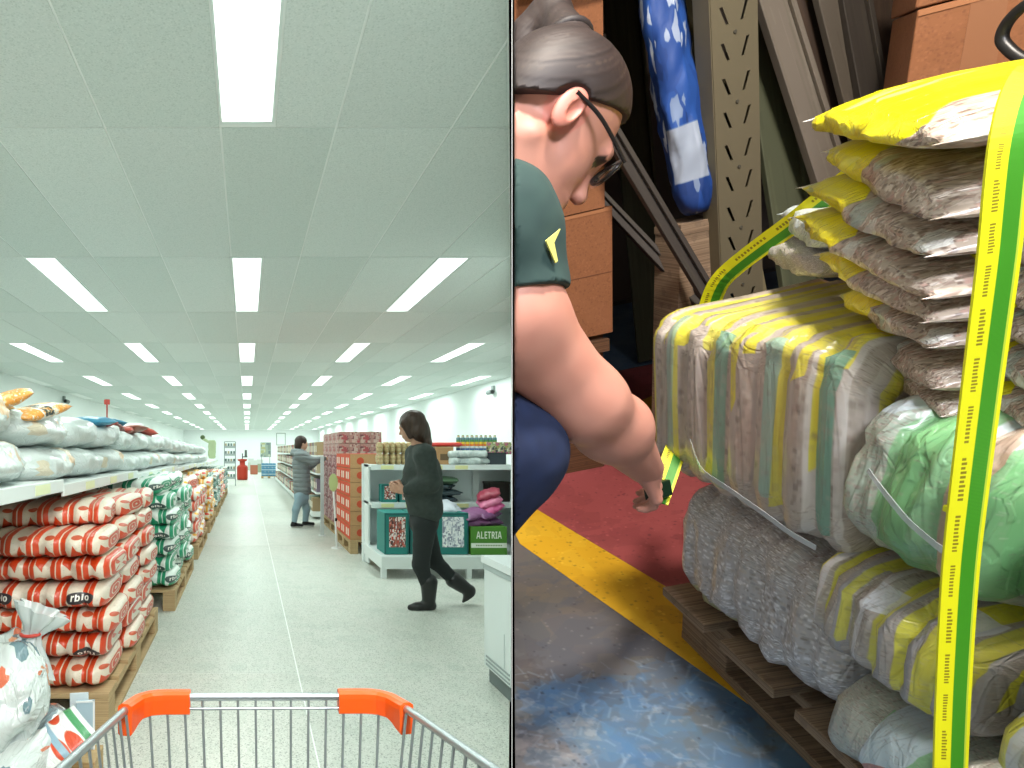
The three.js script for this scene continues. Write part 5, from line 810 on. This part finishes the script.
{ const pts = [[1075, -12], [1030, 2], [1008, 22], [1002, 38], [1010, 50], [1030, 63], [1080, 80]].map(([a, b]) => Rp(...pX(a, b, .42).toArray())), t = thing('hand_truck', 'bent black tube handle of a hand truck beside the cartons', 'hand truck'); mesh('handle', tube(pts, .0075, 50, 10), plain(0x191716, .4), t); const p = pts[6].clone(), q = loc(p); mesh('post', rod(p, Rp(q.x + .05, .02, q.z - .05), .009), plain(0x191716, .4), t); const p0 = pts[0], q0 = loc(p0); mesh('post', rod(p0, Rp(q0.x + .1, .02, q0.z - .1), .009), plain(0x191716, .4), t); }
// ------------------------------------------------------------------ the kneeling woman
{
  const base = onFloorW(530, 640).add(CAM), t = personThing('person', 'woman in dark green shirt and glasses bending to tighten the strap', base);
  const hd = W(547, 132, .92), f = V(.73, -.66, -.14).normalize(), u0 = V(.62, .74, .05), r = f.clone().cross(u0).normalize(), u = r.clone().cross(f).normalize(), sc = .98, h = headPrims(hd, f, u, r, sc);
  const near = r.z > 0 ? 1 : -1, clip = p => .003 - p.dot(PN);
  const sho = W(484, 232, .87), mid = W(508, 318, .88), elb = W(582, 402, .94), wri = W(645, 468, 1.09), neck = W(512, 200, .95);
  const fx = V(.62, -.62, -.48).normalize(), fy0 = V(.35, .45, .82), fy = fy0.addScaledVector(fx, -fy0.dot(fx)).normalize(), fz = fx.clone().cross(fy).normalize();
  const hp = handPrims(wri.clone().addScaledVector(fx, -.002), fx, fy, fz.y > 0 ? fz : fz.clone().negate(), .5, .8);
  const arm = [cap(sho, .068, mid, .07), cap(mid, .069, elb, .054), cap(elb, .054, W(612, 428, 1.0), .05), cap(W(612, 428, 1.0), .05, wri, .028)];
  const skinA = union(arm, .035), handU = union(hp, .007), skinH0 = union([...h.pr, cap(h.P(-.04, -.06, 0), .058, neck, .066)], .018), ears = union(h.ear, .01), holes = union(h.earHole, .005);
  const skinH = p => Math.max(smin(skinH0(p), ears(p), .006), -holes(p));
  const sk = p => { const n = .5 + .5 * nz(p.x * 30, p.y * 30, p.z * 30), c = C(200, 144, 126).lerp(C(192, 132, 114), n); const l = h.P(.086, -.062, 0).distanceTo(p), e = Math.min(h.P(.08, .006, .032).distanceTo(p), h.P(.08, .006, -.032).distanceTo(p)), br = Math.min(h.P(.09, .026, .034).distanceTo(p), h.P(.09, .026, -.034).distanceTo(p)); if (l < .018) c.lerp(C(176, 92, 88), .8); if (e < .011) c.copy(C(50, 36, 30)); if (br < .013) c.lerp(C(90, 64, 50), .5); const er = Math.min(h.P(-.012, -.005, .08).distanceTo(p), h.P(-.012, -.005, -.08).distanceTo(p)); if (er < .035) c.lerp(C(206, 116, 102), .5); return c; };
  const cl = g => p => Math.max(g(p), clip(p));
  const [al, ah] = bb([sho, elb, wri, wri.clone().addScaledVector(fx, .1)], .1), [hl, hh] = bb([hd, neck], .17);
  mesh('body', mergeGeometries([sdfGeo(cl(skinA), al, ah, .005, sk), sdfGeo(p => smin(handU(p), skinA(p) + .004, .01), ...bb([wri, wri.clone().addScaledVector(fx, .1)], .075), .0028, sk), sdfGeo(cl(skinH), hl, hh, .0038, sk)]).translate(-base.x, -base.y, -base.z), vc({ roughness: .5 }), t);
  // hair drawn back into a tail
  const m1 = V(-.58, .81, 0), hair0 = union([ell(h.P(-.018, .042, 0), [.108 * sc, .092 * sc, .085 * sc], [f, u, r]), ell(h.P(-.05, -.0, 0), [.075 * sc, .085 * sc, .076 * sc], [f, u, r])], .02);
  const tail = union([cap(h.P(-.07, .11, 0), .03, W(548, 18, .97), .03), cap(W(548, 18, .97), .03, W(524, 40, .98), .028), cap(W(524, 40, .98), .026, W(512, 90, .97), .026), cap(W(512, 90, .96), .024, W(517, 150, .92), .02), cap(W(517, 150, .92), .02, W(524, 205, .88), .013)], .02);
  const lx = p => { const d = p.clone().sub(hd); return [d.dot(f) / sc, d.dot(u) / sc, d.dot(r) / sc]; };
  const hairF = p => { const [a, b, c] = lx(p), cut = -((a - .066) * -.55 + (b - .062) * .83) + .012 * Math.cos(c * 18); const ta = a + .075, tb = b - .11, az = Math.atan2(c, ta * .8 - tb * .6 + .001), st = .0006 * nz(az * 26, Math.hypot(ta, tb, c) * 9, 2); return Math.max(smin(Math.max(hair0(p) + st, cut * .85, -(ell(h.P(-.012, -.01, near * .085), [.03, .036, .02], [f, u, r])(p))), tail(p) + st, .012), clip(p)); };
  const hc = p => { const [a, b, c] = lx(p), ta = a + .075, tb = b - .11, az = Math.atan2(c, ta * .8 - tb * .6 + .001), rl = Math.hypot(ta, tb, c), n = .5 + .5 * nz(az * 22, rl * 10, 5), n2 = .5 + .5 * nz(az * 40, rl * 14, 3); return C(28, 20, 19).lerp(C(62, 48, 44), n * .75).lerp(C(120, 100, 84), Math.max(0, n2 - .68)); };
  const [tl, th] = bb([hd, W(512, 10, .97), W(524, 215, .88)], .16);
  partSdf(t, 'hair', hairF, tl, th, .0042, vc({ roughness: .56 }), hc, base);
  { const d = mesh('hair_tie', new THREE.TorusGeometry(.03, .008, 10, 24), plain(0x241c1c, .6), t); d.position.copy(h.P(-.068, .105, 0)).sub(base); d.quaternion.setFromUnitVectors(V(0, 0, 1), W(548, 18, .97).sub(h.P(-.07, .11, 0)).normalize()); }
  // glasses
  const gm = plain(0x1c1a1a, .3), gl = mesh('glasses', merge([tube([h.P(-.02, .012, near * .084), h.P(.03, .014, near * .082), h.P(.102, .008, near * .068)], .0026, 20, 8), tube([h.P(-.02, .012, -near * .084), h.P(.03, .014, -near * .082), h.P(.102, .008, -near * .068)], .0026, 20, 8), ...[-1, 1].map(q => tube([...Array(16)].map((_, i) => h.P(.104 - .004 * Math.abs(Math.cos(i / 16 * 6.283)), .0 + .018 * Math.sin(i / 16 * 6.283), q * .036 + .027 * Math.cos(i / 16 * 6.283))), .0026, 40, 8, true)), tube([h.P(.104, .004, -.008), h.P(.11, .008, 0), h.P(.104, .004, .008)], .0024, 10, 8)]).translate(-base.x, -base.y, -base.z), gm, t);
  for (const q of [-1, 1]) { const lg = new THREE.CylinderGeometry(.026, .026, .0016, 28); lg.applyMatrix4(new THREE.Matrix4().makeBasis(r, f, u)); const c = h.P(.103, 0, q * .036); mesh('lens', lg.translate(c.x - base.x, c.y - base.y, c.z - base.z), new THREE.MeshPhysicalMaterial({ color: 0xffffff, roughness: .03, transmission: 1, thickness: 0, ior: 1.5 }), gl); }
  // shirt with short sleeve
  const shirt0 = union([cap(W(480, 225, .94), .1, sho, .085), cap(sho, .087, W(504, 296, .88), .086), cap(W(505, 212, .98), .075, W(460, 260, 1.02), .15), cap(W(503, 212, .92), .052, sho, .08)], .04);
  const slv = mid.clone().sub(sho).setZ(0).normalize(), sEnd = W(540, 294, .87);
  const shirtF = p => { const inner = union.__arm || (union.__arm = union(arm, .018)); let d = shirt0(p) + .003 * nz(p.x * 18, p.y * 22, p.z * 18); d = Math.max(d, p.clone().sub(sEnd).dot(slv.clone().lerp(V(0, -1, 0), .6).normalize())); return Math.max(d, clip(p)); };
  const [sl, shh] = bb([W(505, 230, .87), W(535, 300, .87), W(520, 200, 1.0)], .12);
  partSdf(t, 'shirt', shirtF, sl, shh, .0055, vc({ roughness: .9 }), p => C(50, 74, 70).lerp(C(42, 64, 62), .5 + .5 * nz(p.x * 50, p.y * 50, p.z * 50)), base);
  { // pale yellow chevron on the sleeve
    const q = march(shirtF, CAM, dir(549, 246), .5, 1.4); if (q) { const s = new THREE.Shape(), k = .001; [[12, -20], [-14, 4], [12, 22], [3, 4], [16, -17]].forEach(([a, b], i) => i ? s.lineTo(a * k * .9, b * k) : s.moveTo(a * k * .9, b * k)); const g = new THREE.ExtrudeGeometry(s, { depth: .002, bevelEnabled: false }), e = .004, gr = V(shirtF(q.clone().add(V(e, 0, 0))) - shirtF(q.clone().add(V(-e, 0, 0))), shirtF(q.clone().add(V(0, e, 0))) - shirtF(q.clone().add(V(0, -e, 0))), shirtF(q.clone().add(V(0, 0, e))) - shirtF(q.clone().add(V(0, 0, -e)))).normalize(); const m = mesh('sleeve_emblem', boxUV(g), plain(0xe8e27a, .7), t); m.position.copy(q).addScaledVector(gr, .003).sub(base); const zz = gr, xx = V(0, 1, 0).cross(zz).normalize(), yy = zz.clone().cross(xx); m.quaternion.setFromRotationMatrix(new THREE.Matrix4().makeBasis(xx, yy, zz)); } }
  // jeans: bent knee
  const je = union([cap(W(430, 420, .95), .1, W(500, 450, .98), .09), cap(W(500, 450, .98), .088, W(430, 600, 1.1), .06)], .04), jf = p => Math.max(je(p) + .003 * nz(p.x * 20, p.y * 20, p.z * 20), clip(p));
  const [jl, jh] = bb([W(512, 380, .95), W(550, 540, 1.05)], .1);
  partSdf(t, 'jeans', jf, jl, jh, .0055, vc({ roughness: .9 }), p => C(22, 38, 72).lerp(C(18, 30, 58), .5 + .5 * nz(p.x * 60, p.y * 40, p.z * 60)), base);
}
renderer.render(scene, camera);
